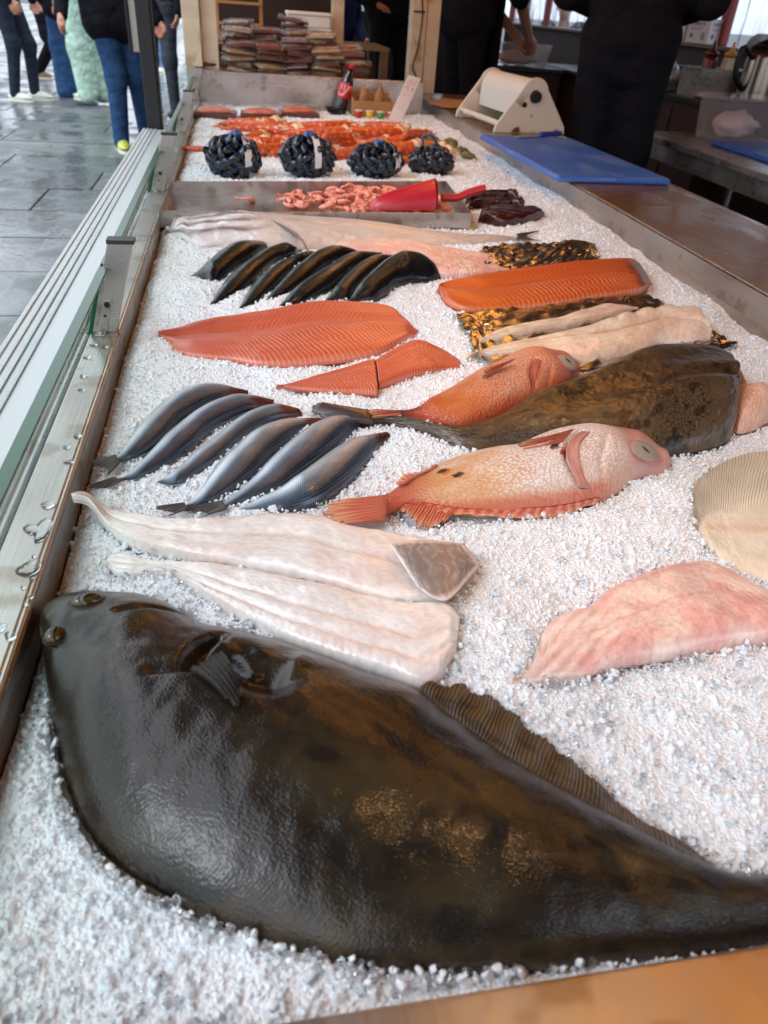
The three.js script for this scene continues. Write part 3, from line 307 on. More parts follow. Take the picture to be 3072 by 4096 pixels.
// red fish
function redfish(label, L, R, eye, o) {
  const t = thing('redfish', label, 'fish', mid(L, R));
  const col = tex(1024, 512, (u, v) => { const s = fbm(u * 10, v * 8, 4), q = Math.floor(v * 40), net = cell(u * 85, v * 36), frost = (.35 + 1.0 * fbm(u * 7 + 3, v * 5, 3)) * sm(.12, .4, u + .2 * (s - .5)) * sm(.96, .55, u) * sm(1, .8, v + .1 * (s - .5)) * o.frost; let c = mix3(o.c0, o.c1, s); c = mix3(c, o.tint, sm(.5, .15, u + .3 * (s - .5)) * .7); c = mix3(c, [236, 232, 232], clamp(frost * (1.3 - .9 * sm(.1, .5, net[0])))); c = mix3(c, [190, 84, 52], sm(.89, .98, v) * .75 * sm(.8, .6, u)); c = mix3(c, [194, 74, 50], sm(.2, .0, u) * .8); const hd = sm(.74, .8, u - .06 * (v - .5)); c = mix3(c, mix3(o.head, [188, 118, 108], s), hd * .85); if (o.spots) for (const [a, b, k] of [[.2, .5, [214, 90, 10]], [.225, .6, [28, 24, 22]], [.19, .44, [30, 26, 24]], [.52, .5, [30, 26, 22]], [.545, .6, [150, 58, 24]], [.53, .46, [26, 24, 20]]]) c = mix3(c, k, sm(.022, .008, Math.hypot(u - a, (v - b) * .4) + .014 * (nz(u * 90, v * 60) - .5)) * .95); return c; });
  const bp = bmp(1024, 512, (u, v) => { const c = cell(u * 85, v * 36); return (1 - c[0]) * .6 * sm(.8, .74, u) + .4 * fbm(u * 30, v * 20, 3); });
  const m = wet({ map: col, bumpMap: bp, bumpScale: .0018, roughness: .4 }, .45);
  const bg = loft(L, R, { nu: 130, nv: 44, p: 2, q: 1.9, base: o.base || .603, h: o.h, bend: (u, v, pr, x, z) => pr * (groove(x, z, o.gill, .004, .007) + groove(x, z, o.gill2, .004, .004) + groove(x, z, o.mouth, .0025, .005) + .002 * (fbm(x * 30, z * 30, 2) - .5)) }), topY = topOf(bg); part(t, 'body', bg, m);
  const [ex, , ez, er] = eye, ey = topY(ex, ez) + er * .12, e = lump(er * 1.35, er * .24, er * 1.0, 3, 0); e.rotateX(.42); e.rotateZ(-.3); e.rotateY(-.45); e.translate(ex, ey, ez);
  part(t, 'eye', e, phy({ map: tex(64, 64, (u, v) => { const d = Math.hypot(u - .5, v - .5); const e = Math.hypot((u - .5) * 1.1, (v - .5) * 2.2 - (u - .5)); return mix3(mix3(o.iris.map(x => x * .5), [142, 134, 120], sm(.08, .2, e)), [158, 126, 116], sm(.3, .42, d)); }), roughness: .3 }));
  const rim = new THREE.TorusGeometry(1, .05, 8, 30); rim.rotateX(Math.PI / 2); rim.scale(er * 1.36, er * .4, er * 1.01); rim.rotateX(.42); rim.rotateZ(-.3); rim.rotateY(-.45); rim.translate(ex, ey - .001, ez); part(t, 'eye_rim', rim, wet({ color: 0xb08a80 }, .5));
  const finM = (a, b, n) => wet({ map: tex(256, 128, (u, v) => { const r = .5 + .5 * Math.sin(u * n + 3 * nz(u * 12, v * 4)); return mix3(mix3(a, b, r), [232, 196, 150], sm(.4, 1, v) * .7 * (.4 + .6 * nz(u * 40, 3))); }), bumpMap: bmp(256, 64, (u, v) => .5 + .5 * Math.sin(u * n + 3 * nz(u * 12, v * 4))), bumpScale: .0012, roughness: .35 }, .5);
  const fm = finM([186, 70, 50], [212, 130, 96], 110);
  part(t, 'gill_cover', leaf(at3(o.gill, 0).map(p => [p[0], topY(p[0], p[2]) + .0018, p[2]]), o.gill.map((p, i) => { const q = o.gill2[Math.min(i, o.gill2.length - 1)], x = mix(p[0], q[0], .3), z = mix(p[1], q[1], .3); return [x, topY(x, z) + .001, z]; }), { nu: 20, nv: 8, t: .003, rag: .0, free: 1 }), wet({ map: tex(64, 64, (u, v) => mix3(o.head, [168, 92, 80], fbm(u * 6, v * 6, 3))), roughness: .3 }));
  for (const f of o.fins) part(t, f[0], leaf(f[1], f[2], { nu: 40, nv: 8, t: f[3] || .003, rag: .22, wave: (u, q) => .0015 * Math.sin(u * 50) * q + .004 * q * Math.sin(u * 7) }), fm);
  return t;
}
{
  const eye = [[.5023,-.7584]][0];
  redfish('pale red scaled fish with a big glassy eye, two dark spots on its side', [[.1536,-.7252],[.1797,-.7484],[.2045,-.7685],[.2371,-.7915],[.2718,-.8047],[.3127,-.8132],[.347,-.8186],[.3808,-.8396],[.4219,-.8586],[.456,-.865],[.4839,-.8553],[.514,-.851],[.5342,-.8377],[.5485,-.8119],[.5563,-.7861],[.5518,-.7657]], [[.1485,-.6916],[.1658,-.7008],[.1889,-.703],[.2096,-.6936],[.2416,-.6844],[.2749,-.6799],[.3155,-.6796],[.3579,-.6822],[.3906,-.6887],[.4266,-.7013],[.4516,-.7153],[.4796,-.734],[.5119,-.7465],[.5402,-.7561],[.5584,-.7716]], [eye[0], .648, eye[1], .0145], {
    c0: [196, 148, 116], c1: [218, 202, 192], head: [194, 158, 150], tint: [206, 140, 82], iris: [132, 126, 108], frost: 1, spots: 1, h: [[0, .014], [.12, .024], [.4, .044], [.7, .05], [.82, .042], [.93, .026], [1, .008]],
    gill: [[.4252,-.7927],[.3999,-.7695],[.3836,-.7355],[.3893,-.6969]], gill2: [[.4551,-.7786],[.4288,-.7327],[.4302,-.6942]], mouth: [[.5496,-.7579],[.5215,-.7421],[.5005,-.7355]],
    fins: [['tail_fin', at3([[.155,-.7165],[.1501,-.6942],[.1447,-.6692]], .614), at3([[.1022,-.7194],[.0737,-.7002],[.0939,-.6691]], .608), .005], ['soft_fin', at3([[.1742,-.7202],[.1965,-.7375],[.2244,-.7574]], .628), at3([[.1647,-.7286],[.185,-.7505],[.2248,-.7701]], .622)], ['dorsal_fin', at3([[.1919,-.7037],[.2421,-.6863],[.2987,-.6819],[.3583,-.6831],[.4184,-.6967]], .611), at3([[.176,-.6952],[.2318,-.6794],[.2904,-.6739],[.3522,-.6748],[.4179,-.6927]], .604)], ['anal_fin', at3([[.173,-.7032],[.1995,-.6992],[.2342,-.6888]], .61), at3([[.166,-.696],[.185,-.6627],[.2149,-.6677]], .605)], ['pectoral_fin', at3([[.4179,-.802],[.4057,-.7875],[.3906,-.77]], .65), at3([[.3333,-.7737],[.3254,-.7647],[.3318,-.7597]], .645)]] });
  const e2 = [[.5023,-1.0365]][0];
  redfish('bright orange red fish lying against the brown wolffish, head to the right', [[.2116,-.9266],[.2351,-.9343],[.2636,-.9694],[.3087,-1.0062],[.3574,-1.0474],[.403,-1.0825],[.4413,-1.114],[.4777,-1.1232],[.5166,-1.1145],[.5399,-1.0964],[.5425,-1.0697]], [[.2113,-.9295],[.2338,-.9256],[.2635,-.9043],[.2952,-.8943],[.3324,-.9038],[.3725,-.9192],[.416,-.9412],[.4553,-.9677],[.4967,-1.0056],[.529,-1.0448],[.5456,-1.0718]], [e2[0], .655, e2[1], .013], {
    c0: [184, 84, 48], c1: [206, 128, 90], head: [190, 96, 80], tint: [196, 96, 40], iris: [58, 54, 56], frost: .5, h: [[0, .008], [.15, .02], [.45, .042], [.72, .046], [.85, .034], [.95, .018], [1, .007]], base: .61,
    gill: [[.4418,-1.0198],[.4222,-.9851],[.4187,-.9437]], gill2: [[.4651,-1.0103],[.4455,-.9676],[.4379,-.9272]], mouth: [[.5294,-1.0321],[.5068,-1.0115],[.4863,-.9949]],
    fins: [['tail_fin', at3([[.2121,-.9227],[.21,-.9185],[.2078,-.9143]], .62), at3([[.1661,-.9305],[.1582,-.9222],[.1647,-.912]], .616), .004], ['pectoral_fin', at3([[.3998,-1.0054],[.3766,-.9834]], .662), at3([[.3448,-.9814],[.3357,-.9619]], .652)]] });
}
// herrings
function smallFish(name, label, group, L, R, m, finM, o) {
  { const n = L.length - 1, m = R.length - 1, c = [(L[n][0] + R[m][0]) / 2, (L[n][1] + R[m][1]) / 2], k = name === 'herring' ? .26 : .15, w = [(L[n - 1][0] - R[m - 1][0]) * k, (L[n - 1][1] - R[m - 1][1]) * k]; L[n] = [c[0] + w[0], c[1] + w[1]]; R[m] = [c[0] - w[0], c[1] - w[1]]; }
  const t = thing(name, label, 'fish', mid(L, R), group), g = loft(L, R, { nu: 70, nv: 24, p: 2, q: 2, base: .602, ...o }); part(t, 'body', g, m);
  if (o.tail) part(t, 'tail_fin', leaf(at3(o.tail[0], .611), at3(o.tail[1].map((p, i) => i === 1 ? [mix(o.tail[0][1][0], p[0], .5), mix(o.tail[0][1][1], p[1], .5)] : p), .608), { nu: 16, nv: 10, t: .003, rag: .3, wave: (u, q) => -.006 * q * Math.sin(u * 3.14) }), finM);
  return t;
}
{
  const scaleC = (a, b, c, n, k) => tex(768, 256, (u, v) => { const y = v * k, r = Math.floor(y), x = u * n + (r & 1) * .5, fx = x - Math.floor(x) - .5, fy = y - r - .5, edge = sm(.30, .52, Math.hypot(fx * .9, fy) + .03), s = fbm(u * 14, v * 8, 3), top = sm(.78, .36, v + .1 * (s - .5)); let q = mix3(b, a, top); q = mix3(q, c, sm(.68, .95, v + .1 * (s - .5)) * .6); const red = sm(.86, .95, u + .08 * (s - .5)); q = mix3(q, [86, 26, 28], red * .85); const e = 1 - edge * .3; return [q[0] * e, q[1] * e, q[2] * e]; });  // pale upper flank has the sky highlight painted into its colour
  const sc = bmp(768, 256, (u, v) => { const y = v * 23, r = Math.floor(y), x = u * 88 + (r & 1) * .5, fx = x - Math.floor(x) - .5, fy = y - r - .5; return 1 - 1.2 * Math.hypot(fx * .9, fy); });
  const hm = [0, 1, 2].map(i => phy({ map: scaleC([[224, 230, 234], [210, 220, 228], [218, 226, 232]][i], [[104, 120, 140], [92, 108, 132], [112, 128, 146]][i], [48, 56, 70], 88, 23), metalness: .4, roughness: .2, ior: 1.8, bumpMap: sc, bumpScale: .0003 }));
  const fin = wet({ color: 0x4a4038, roughness: .35, bumpMap: bmp(64, 64, (u, v) => .5 + .5 * Math.sin(u * 90)), bumpScale: .001 }, .5);
  const hh = [[0, .01], [.15, .018], [.5, .034], [.85, .03], [1, .012]];
  const F = [
    ['farthest left herring of the row, its dark tail over the rail', [[-.1727,-.8428],[-.1631,-.8799],[-.1516,-.9228],[-.1346,-.9689],[-.1092,-1.011],[-.0779,-1.0365],[-.048,-1.0409],[-.0245,-1.0346],[-.0051,-1.0238]], [[-.1686,-.8342],[-.1525,-.8427],[-.1322,-.8644],[-.1144,-.8965],[-.099,-.9375],[-.0788,-.9672],[-.0509,-.9982],[-.0247,-1.0121],[-.0059,-1.0243]], [[[-.1723,-.8377],[-.1689,-.8276],[-.1647,-.8197]], [[-.2065,-.8245],[-.2003,-.8081],[-.1776,-.792]]]],
    ['second herring from the left rail, tail spread on the ice', [[-.1684,-.7865],[-.1535,-.8062],[-.1332,-.8489],[-.114,-.8955],[-.0869,-.9461],[-.0567,-.9832],[-.0245,-1.004],[.0019,-1.0029],[.031,-.9847]], [[-.1602,-.7901],[-.1396,-.7959],[-.122,-.8106],[-.099,-.8366],[-.0778,-.8701],[-.0613,-.9063],[-.0373,-.9378],[-.0055,-.9674],[.0302,-.9838]], [[[-.1678,-.7842],[-.1631,-.7798],[-.158,-.7765]], [[-.1998,-.7714],[-.1919,-.7659],[-.1713,-.7674]]]],
    ['smallest herring, third from the left rail', [[-.118,-.783],[-.0969,-.8078],[-.0765,-.8455],[-.0487,-.892],[-.0183,-.9395],[.0074,-.9626],[.0337,-.9722],[.0662,-.9571]], [[-.1142,-.7798],[-.0928,-.7783],[-.0695,-.8018],[-.0478,-.8278],[-.0308,-.8614],[-.0097,-.8972],[.019,-.9283],[.0483,-.9418],[.0661,-.9564]]],
    ['plump herring fourth from the left rail, frayed tail at the white fillet', [[-.0838,-.7269],[-.0699,-.7507],[-.0577,-.7841],[-.0472,-.8101],[-.0305,-.8428],[-.0067,-.8835],[.0185,-.911],[.0444,-.9277],[.0735,-.9331],[.1028,-.9289]], [[-.0795,-.7254],[-.0565,-.7307],[-.0358,-.7483],[-.0142,-.7693],[.0058,-.7968],[.0213,-.8291],[.0437,-.8631],[.0713,-.9058],[.1028,-.9282]], [[[-.0822,-.7228],[-.0804,-.7171],[-.0771,-.7123]], [[-.121,-.7229],[-.1107,-.714],[-.1024,-.7017]]]],
    ['largest herring, fifth in the row, with a red cut neck', [[-.0401,-.7283],[-.0222,-.7522],[-.0028,-.7804],[.018,-.817],[.0434,-.8562],[.0704,-.8933],[.1016,-.9235],[.1324,-.9372],[.1643,-.947]], [[-.0356,-.7207],[-.012,-.7321],[.0124,-.7448],[.0349,-.7582],[.0621,-.7877],[.0847,-.8138],[.1092,-.8472],[.1361,-.8893],[.164,-.9391]], [[[-.0392,-.7242],[-.0371,-.7166],[-.034,-.7081]], [[-.091,-.717],[-.0804,-.7071],[-.065,-.697]]]],
    ['rightmost herring, nearest the red fish tail', [[-.0219,-.7152],[.0015,-.7348],[.0235,-.7479],[.0528,-.7766],[.0782,-.8076],[.1053,-.8406],[.133,-.8665],[.1532,-.8761],[.1828,-.8822]], [[-.0174,-.7119],[.0112,-.7106],[.0427,-.7091],[.0699,-.7164],[.1001,-.7434],[.1237,-.7728],[.1504,-.8153],[.1697,-.8497],[.1842,-.8816]]]];
  F.forEach((f, i) => smallFish('herring', 'silver blue ' + f[0], 'headless herrings in a row', f[1], f[2], hm[i % 3], fin, { hw: .44, tail: f[3] }));
  const mt = tex(768, 256, (u, v) => { const w = .5 + .5 * Math.sin(u * 150 + 7 * fbm(u * 12, v * 6, 3) + 4 * Math.sin(v * 9)), s = fbm(u * 20, v * 9, 3); let c = mix3([34, 42, 42], [58, 70, 66], w * .6 * sm(.75, .3, v)); c = mix3(c, [122, 138, 138], sm(.42, .28, v + .08 * (s - .5)) * .55); return mix3(c, [22, 24, 28], sm(.6, .8, v)); });
  const mm = phy({ map: mt, metalness: .15, roughness: .17, bumpMap: bmp(512, 128, (u, v) => fbm(u * 90, v * 26, 2)), bumpScale: .0006 });
  const mh = [[0, .007], [.2, .018], [.6, .036], [.9, .026], [1, .01]];
  const G = [
    ['leftmost mackerel, set a little apart from the others', [[-.1176,-1.579],[-.0917,-1.6293],[-.0621,-1.7162],[-.0248,-1.7909],[.0199,-1.8295],[.0605,-1.8432]], [[-.1119,-1.5794],[-.0681,-1.5503],[-.047,-1.5759],[-.016,-1.6502],[.0175,-1.7228],[.0598,-1.8286]]],
    ['second mackerel, its belly fin raised at the head end', [[-.0723,-1.409],[-.0542,-1.4958],[-.0249,-1.5996],[.0123,-1.6926],[.0524,-1.7609],[.0935,-1.7982],[.1191,-1.7699]], [[-.0689,-1.4064],[-.0415,-1.4425],[-.0128,-1.4804],[.0091,-1.5334],[.0329,-1.6044],[.0634,-1.6815],[.1152,-1.7495]]],
    ['third mackerel with a pale streak along its back', [[-.0168,-1.3922],[-.0002,-1.4713],[.0275,-1.5656],[.0669,-1.6558],[.1085,-1.7218],[.1456,-1.761],[.1719,-1.7556]], [[-.0126,-1.3919],[.0151,-1.4216],[.0414,-1.4713],[.0707,-1.5488],[.1026,-1.6323],[.1359,-1.7009],[.1707,-1.7525]]],
    ['fourth mackerel, middle of the fanned row', [[.0321,-1.4284],[.0505,-1.4852],[.0806,-1.5674],[.1184,-1.658],[.158,-1.7328],[.2018,-1.7747],[.2431,-1.7806],[.2651,-1.7556]], [[.04,-1.434],[.075,-1.4694],[.1086,-1.5225],[.1444,-1.5793],[.1791,-1.6506],[.2189,-1.7049],[.2638,-1.7524]]],
    ['fifth mackerel, one of the longest of the row', [[.0593,-1.4048],[.088,-1.4731],[.1232,-1.5407],[.1659,-1.6141],[.2068,-1.6858],[.2526,-1.7378],[.2899,-1.7518],[.3142,-1.7325]], [[.0652,-1.4031],[.1096,-1.4228],[.1424,-1.4605],[.1676,-1.4972],[.2064,-1.5626],[.2441,-1.6378],[.3113,-1.7259]]],
    ['sixth mackerel, slim, second from the pink fillets', [[.1536,-1.4364],[.1827,-1.5149],[.2203,-1.6012],[.2584,-1.6721],[.2993,-1.7149],[.3362,-1.7252],[.3556,-1.7044]], [[.1612,-1.4357],[.2011,-1.4488],[.2251,-1.4985],[.2571,-1.5642],[.3022,-1.6401],[.3532,-1.6947]]],
    ['seventh mackerel, rightmost, head touching the pink fillet', [[.197,-1.4309],[.2255,-1.5025],[.2641,-1.5807],[.3072,-1.6427],[.353,-1.6796],[.3933,-1.6815],[.4177,-1.6551],[.4286,-1.6058]], [[.205,-1.4289],[.2522,-1.4433],[.2846,-1.4799],[.3198,-1.5251],[.3627,-1.5544],[.3982,-1.5655],[.4257,-1.5913]]]];
  G.forEach(f => smallFish('mackerel', 'dark ' + f[0], 'mackerels fanned out on the ice', f[1], f[2], mm, fin, { hw: .42 }));
}

// ---------- back part of the display ----------
{ // pale whole cod with open gills, pink fillets behind the mackerels
  const L = [[-.19,-1.9067],[-.1654,-2.0226],[-.0919,-2.0794],[-.0081,-2.0732],[.0884,-2.0582],[.2092,-2.0355],[.3295,-2.0079],[.4477,-1.9707],[.5659,-1.9386],[.666,-1.9328],[.7138,-1.9135]], R = [[-.1916,-1.9355],[-.1414,-1.8638],[-.1048,-1.8106],[-.0108,-1.8088],[.0757,-1.7986],[.1474,-1.803],[.2568,-1.8257],[.3634,-1.8406],[.4859,-1.8569],[.6029,-1.8817],[.6754,-1.913],[.7266,-1.9439]];
  const t = thing('pale_cod', 'long pale whole fish with ragged open gills lying before the prawn tray', 'fish', mid(L, R));
  const m = wet({ map: tex(1024, 256, (u, v) => { const s = fbm(u * 18, v * 7, 4), h = sm(.34, .24, u), rib = Math.pow(.5 + .5 * Math.sin(v * 34 + u * 14 + 5 * fbm(u * 12, v * 4, 3)), 3); let c = mix3([196, 178, 166], [216, 200, 188], s); c = mix3(c, mix3([222, 214, 212], [120, 100, 98], rib), h * .9); return mix3(c, [120, 108, 104], sm(.32, .12, v) * .45 * (1 - h)); }), bumpMap: bmp(1024, 256, (u, v) => fbm(u * 40, v * 14, 3) + .6 * sm(.34, .24, u) * Math.sin(v * 34 + u * 14 + 5 * fbm(u * 12, v * 4, 3))), bumpScale: .005 }, .1);
  part(t, 'body', loft(L, R, { nu: 110, nv: 30, p: 2, q: 1.8, h: [[0, .008], [.1, .03], [.3, .045], [.5, .04], [.9, .016], [1, .008]], bend: (u, v, pr, x, z) => pr * .012 * (fbm(x * 40, z * 40, 3) - .5) * sm(.4, .2, u) }), m);
  part(t, 'gill_cover', leaf(at3([[.0378,-1.951],[.08,-1.8729],[.1178,-1.7707],[.1319,-1.6756]], .642), at3([[.0728,-1.9664],[.1122,-1.8874],[.1346,-1.7792],[.1398,-1.6723]], .628), { nu: 16, nv: 5, t: .004 }), wet({ color: 0x5a4a48 }, .2));
  part(t, 'tail_fin', leaf(at3([[.7179,-1.9495],[.7142,-1.9261],[.704,-1.9027]], .61), at3([[.8159,-2.0131],[.7481,-1.9409],[.7788,-1.9022]], .606), { nu: 16, nv: 8, t: .003, rag: .2 }), wet({ color: 0x4a403e }, .2));
  const pm = wet({ map: streak([226, 186, 172], [236, 206, 192], [222, 158, 148], { pink: .6, wave: .02, seams: [[.5, .05, .02]] }), bumpMap: streakB(16), bumpScale: .004 }, .1);
  fillet('pink_loin', 'long pale pink fillet lying against the pale whole fish', 'fillet', [[.209,-1.8823],[.2282,-1.9189],[.3131,-1.8991],[.4225,-1.8468],[.5258,-1.7835],[.6054,-1.7329],[.6146,-1.6879]], [[.2058,-1.8386],[.2486,-1.7625],[.345,-1.7375],[.3965,-1.7141],[.4976,-1.668],[.5628,-1.6601],[.6133,-1.6838]], { h: [[0, .014], [.3, .026], [.8, .022], [1, .01]], bend: bumps(30, .006) }, pm);
  fillet('pink_loin', 'shorter pink fillet with a fatty edge beside the rightmost mackerel', 'fillet', [[.3927,-1.6914],[.4431,-1.6793],[.5162,-1.6612],[.5972,-1.6328]], [[.3904,-1.653],[.4231,-1.5869],[.5186,-1.5835],[.5975,-1.6265]], { h: [[0, .02], [.5, .026], [1, .012]], base: .606, bend: bumps(36, .008) }, pm);
}
// prawn tray
const TR = { A: [-.207, -1.972], B: [.612, -2.034], C: [.64, -2.455], D: [-.2, -2.318] };
{
  const t = thing('prawn_tray', 'long shallow steel tray of prawns set across the ice', 'tray', [.2, .604, -2.2]);
  const wall = (a, b, y0, y1, th) => { const dx = b[0] - a[0], dz = b[1] - a[1], l = Math.hypot(dx, dz), g = boxUV(box(0, y0, -th / 2, l, y1, th / 2, .0008), .5); g.rotateY(-Math.atan2(dz, dx)); g.translate(a[0], 0, a[1]); return g; };
  const { A, B, C, D } = TR; part(t, 'front_wall', wall(A, B, .602, .642, .003), steel); part(t, 'back_wall', wall(D, C, .602, .642, .003), steel); part(t, 'end_wall', wall(A, D, .602, .642, .003), steel); part(t, 'end_wall', wall(B, C, .602, .642, .003), steel);
  const sh = new THREE.Shape([A, B, C, D].map(p => new THREE.Vector2(p[0], -p[1]))), g = new THREE.ExtrudeGeometry(sh, { depth: .002, bevelEnabled: false }); g.rotateX(-Math.PI / 2); g.translate(0, .6025, 0); part(t, 'floor', boxUV(g, .5), steel); feet.push([A, B, C, D]);
  // prawns
  const pg = k => { const P = [], I = [], C = [], n = 18, m = 9, arc = 2.6 + .5 * h2(k, 1), Rr = .019; for (let i = 0; i <= n; i++) { const u = i / n, a = u * arc, r = .0085 * Math.pow(Math.sin(Math.min(1, .12 + u * 1.05) * Math.PI * .93), .6) * (1 - .45 * u) * (1 + .10 * Math.cos(u * 44)) + .0006, cx = Math.cos(a) * Rr, cz = Math.sin(a) * Rr; for (let j = 0; j <= m; j++) { const b = j / m * 6.283, x = cx + Math.cos(a) * Math.cos(b) * r, z = cz + Math.sin(a) * Math.cos(b) * r; P.push(x, Math.sin(b) * r * .92, z); const s = .86 + .2 * h2(i, k), w = .5 + .5 * Math.cos(u * 44); C.push(.80 * s, (.24 + .12 * w) * s, (.17 + .10 * w) * s); } } for (let i = 0; i < n; i++) for (let j = 0; j < m; j++) { const q = i * (m + 1) + j; I.push(q, q + m + 1, q + 1, q + 1, q + m + 1, q + m + 2); } const g = new THREE.BufferGeometry(); g.setAttribute('position', new THREE.Float32BufferAttribute(P, 3)); g.setAttribute('color', new THREE.Float32BufferAttribute(C, 3)); g.setIndex(I); g.computeVertexNormals(); return g; };
  const pm = phy({ vertexColors: true, roughness: .38, side: THREE.DoubleSide }), fanM = phy({ color: 0xd4765c, roughness: .4 });
  const protos = [0, 1, 2].map(k => { const g = new THREE.Group(); g.name = 'prawn'; const b = new THREE.Mesh(pg(k), pm); b.name = 'shell'; const a = 2.6 + .5 * h2(k, 1), f = new THREE.ConeGeometry(.006, .013, 7); f.scale(1, 1, .35); f.rotateX(Math.PI); f.rotateZ(-1.57); f.rotateY(-a - 1.57); f.translate(Math.cos(a) * .019 - Math.sin(a) * .006, 0, Math.sin(a) * .019 + Math.cos(a) * .006); const fan = new THREE.Mesh(f, fanM); fan.name = 'tail_fan'; g.add(b, fan); for (const o of g.children) o.castShadow = o.receiveShadow = true; return g; });
  const put = (x, y, z, s, label, group) => { const c = protos[Math.floor(rnd() * 3)].clone(); c.name = nm('prawn'); c.position.set(x, y, z); c.rotation.set(rr(-.5, .5), rr(0, 6.28), rr(-.4, .4)); c.scale.setScalar(s); tag(c, label, 'prawn', group); scene.add(c); };
  put([[.0019,-2.2588]][0][0], .612, [[.0019,-2.2588]][0][1], 1.2, 'single cooked prawn lying alone at the left of the steel tray', null);
  const hx = (a, b) => { for (let i = 0, n = 0; n < b && i < 4000; i++) { const x = rr(.10, .60), z = rr(-2.40, -2.10), d = Math.hypot((x - .36) / .26, (z + 2.25) / .15); if (d > 1) continue; if (x > .42 && z > -2.13) continue; n++; put(x, .612 + .026 * Math.sqrt(1 - d) * rnd() + .004, z, rr(.8, 1.1), 'cooked pink prawn in the heap inside the steel tray', 'prawns heaped in the steel tray'); } }; hx(0, 150);
  // red scoop
  const s = thing('scoop', 'red plastic scoop resting on the prawns in the steel tray', 'scoop', [.5, .64, -2.15]), rm = phy({ color: 0xb01328, roughness: .35, clearcoat: .2, side: THREE.DoubleSide });
  const pr = [[.3465,.6215],[.3826,.6707],[.4197,.6955],[.529,.7107],[.5467,.6326]];
  const o = [[pr[0][0], .622], [pr[1][0], .668], [pr[2][0], .688], [pr[3][0], .702], [pr[4][0], .636]];
  const sp = []; for (let i = 0; i <= 20; i++) { const u = i / 20, x = mix(o[0][0], o[3][0], u), hh = .006 + .064 * Math.pow(u, .5), w = .01 + .046 * Math.pow(u, .5); for (let j = 0; j <= 14; j++) { const a = Math.PI * (j / 14); sp.push(x, .622 + .014 * u + hh * (Math.sin(a)) , -2.14 - Math.cos(a) * w); } } const si = []; for (let i = 0; i < 20; i++) for (let j = 0; j < 14; j++) { const q = i * 15 + j; si.push(q, q + 1, q + 15, q + 1, q + 16, q + 15); } const c0 = sp.length / 3; sp.push(o[3][0], .64, -2.14); for (let j = 0; j < 14; j++) si.push(300 + j, 300 + j + 1, c0); const sg = new THREE.BufferGeometry(); sg.setAttribute('position', new THREE.Float32BufferAttribute(sp, 3)); sg.setIndex(si); sg.computeVertexNormals(); part(s, 'bowl', sg, rm);
  const hd = [[.5536,.6549],[.5984,.6562],[.6374,.6721],[.6784,.6832]]; part(s, 'handle', tube(hd.map(p => [p[0], p[1], -2.15]), .011, 20, 10).scale(1, 1, 1), rm);
}
// dark whale-red meat blocks in film
{
  const m = wet({ map: tex(256, 128, (u, v) => mix3([48, 16, 18], [74, 28, 28], fbm(u * 9, v * 18, 4))), roughness: .2, bumpMap: bmp(256, 128, (u, v) => fbm(u * 12, v * 8, 3)), bumpScale: .003 }, .4);
  [['dark red meat block in front, beside the right end of the prawn tray', [[.6538,-2.0994],[.7004,-2.1952],[.7782,-2.2166],[.8855,-2.2]], [[.6663,-2.1073],[.7016,-2.0642],[.7844,-2.087],[.8788,-2.1708]]],
   ['dark red meat block in the middle of three', [[.6527,-2.2194],[.7102,-2.2824],[.8021,-2.2949],[.8433,-2.2626]], [[.6831,-2.294],[.7394,-2.2646],[.8045,-2.284],[.8747,-2.3415]]],
   ['dark red meat block at the back, partly under the scoop', [[.6763,-2.3274],[.7451,-2.4036],[.8256,-2.4155],[.8637,-2.3802]], [[.7047,-2.3969],[.7574,-2.3778],[.8255,-2.3994],[.8926,-2.4616]]]].forEach(a => fillet('meat_block', a[0], 'meat', a[1], a[2], { h: [[0, .024], [.1, .04], [.9, .04], [1, .022]], nu: 40, nv: 20, bend: bumps(40, .006) }, m, 'dark meat blocks'));
}
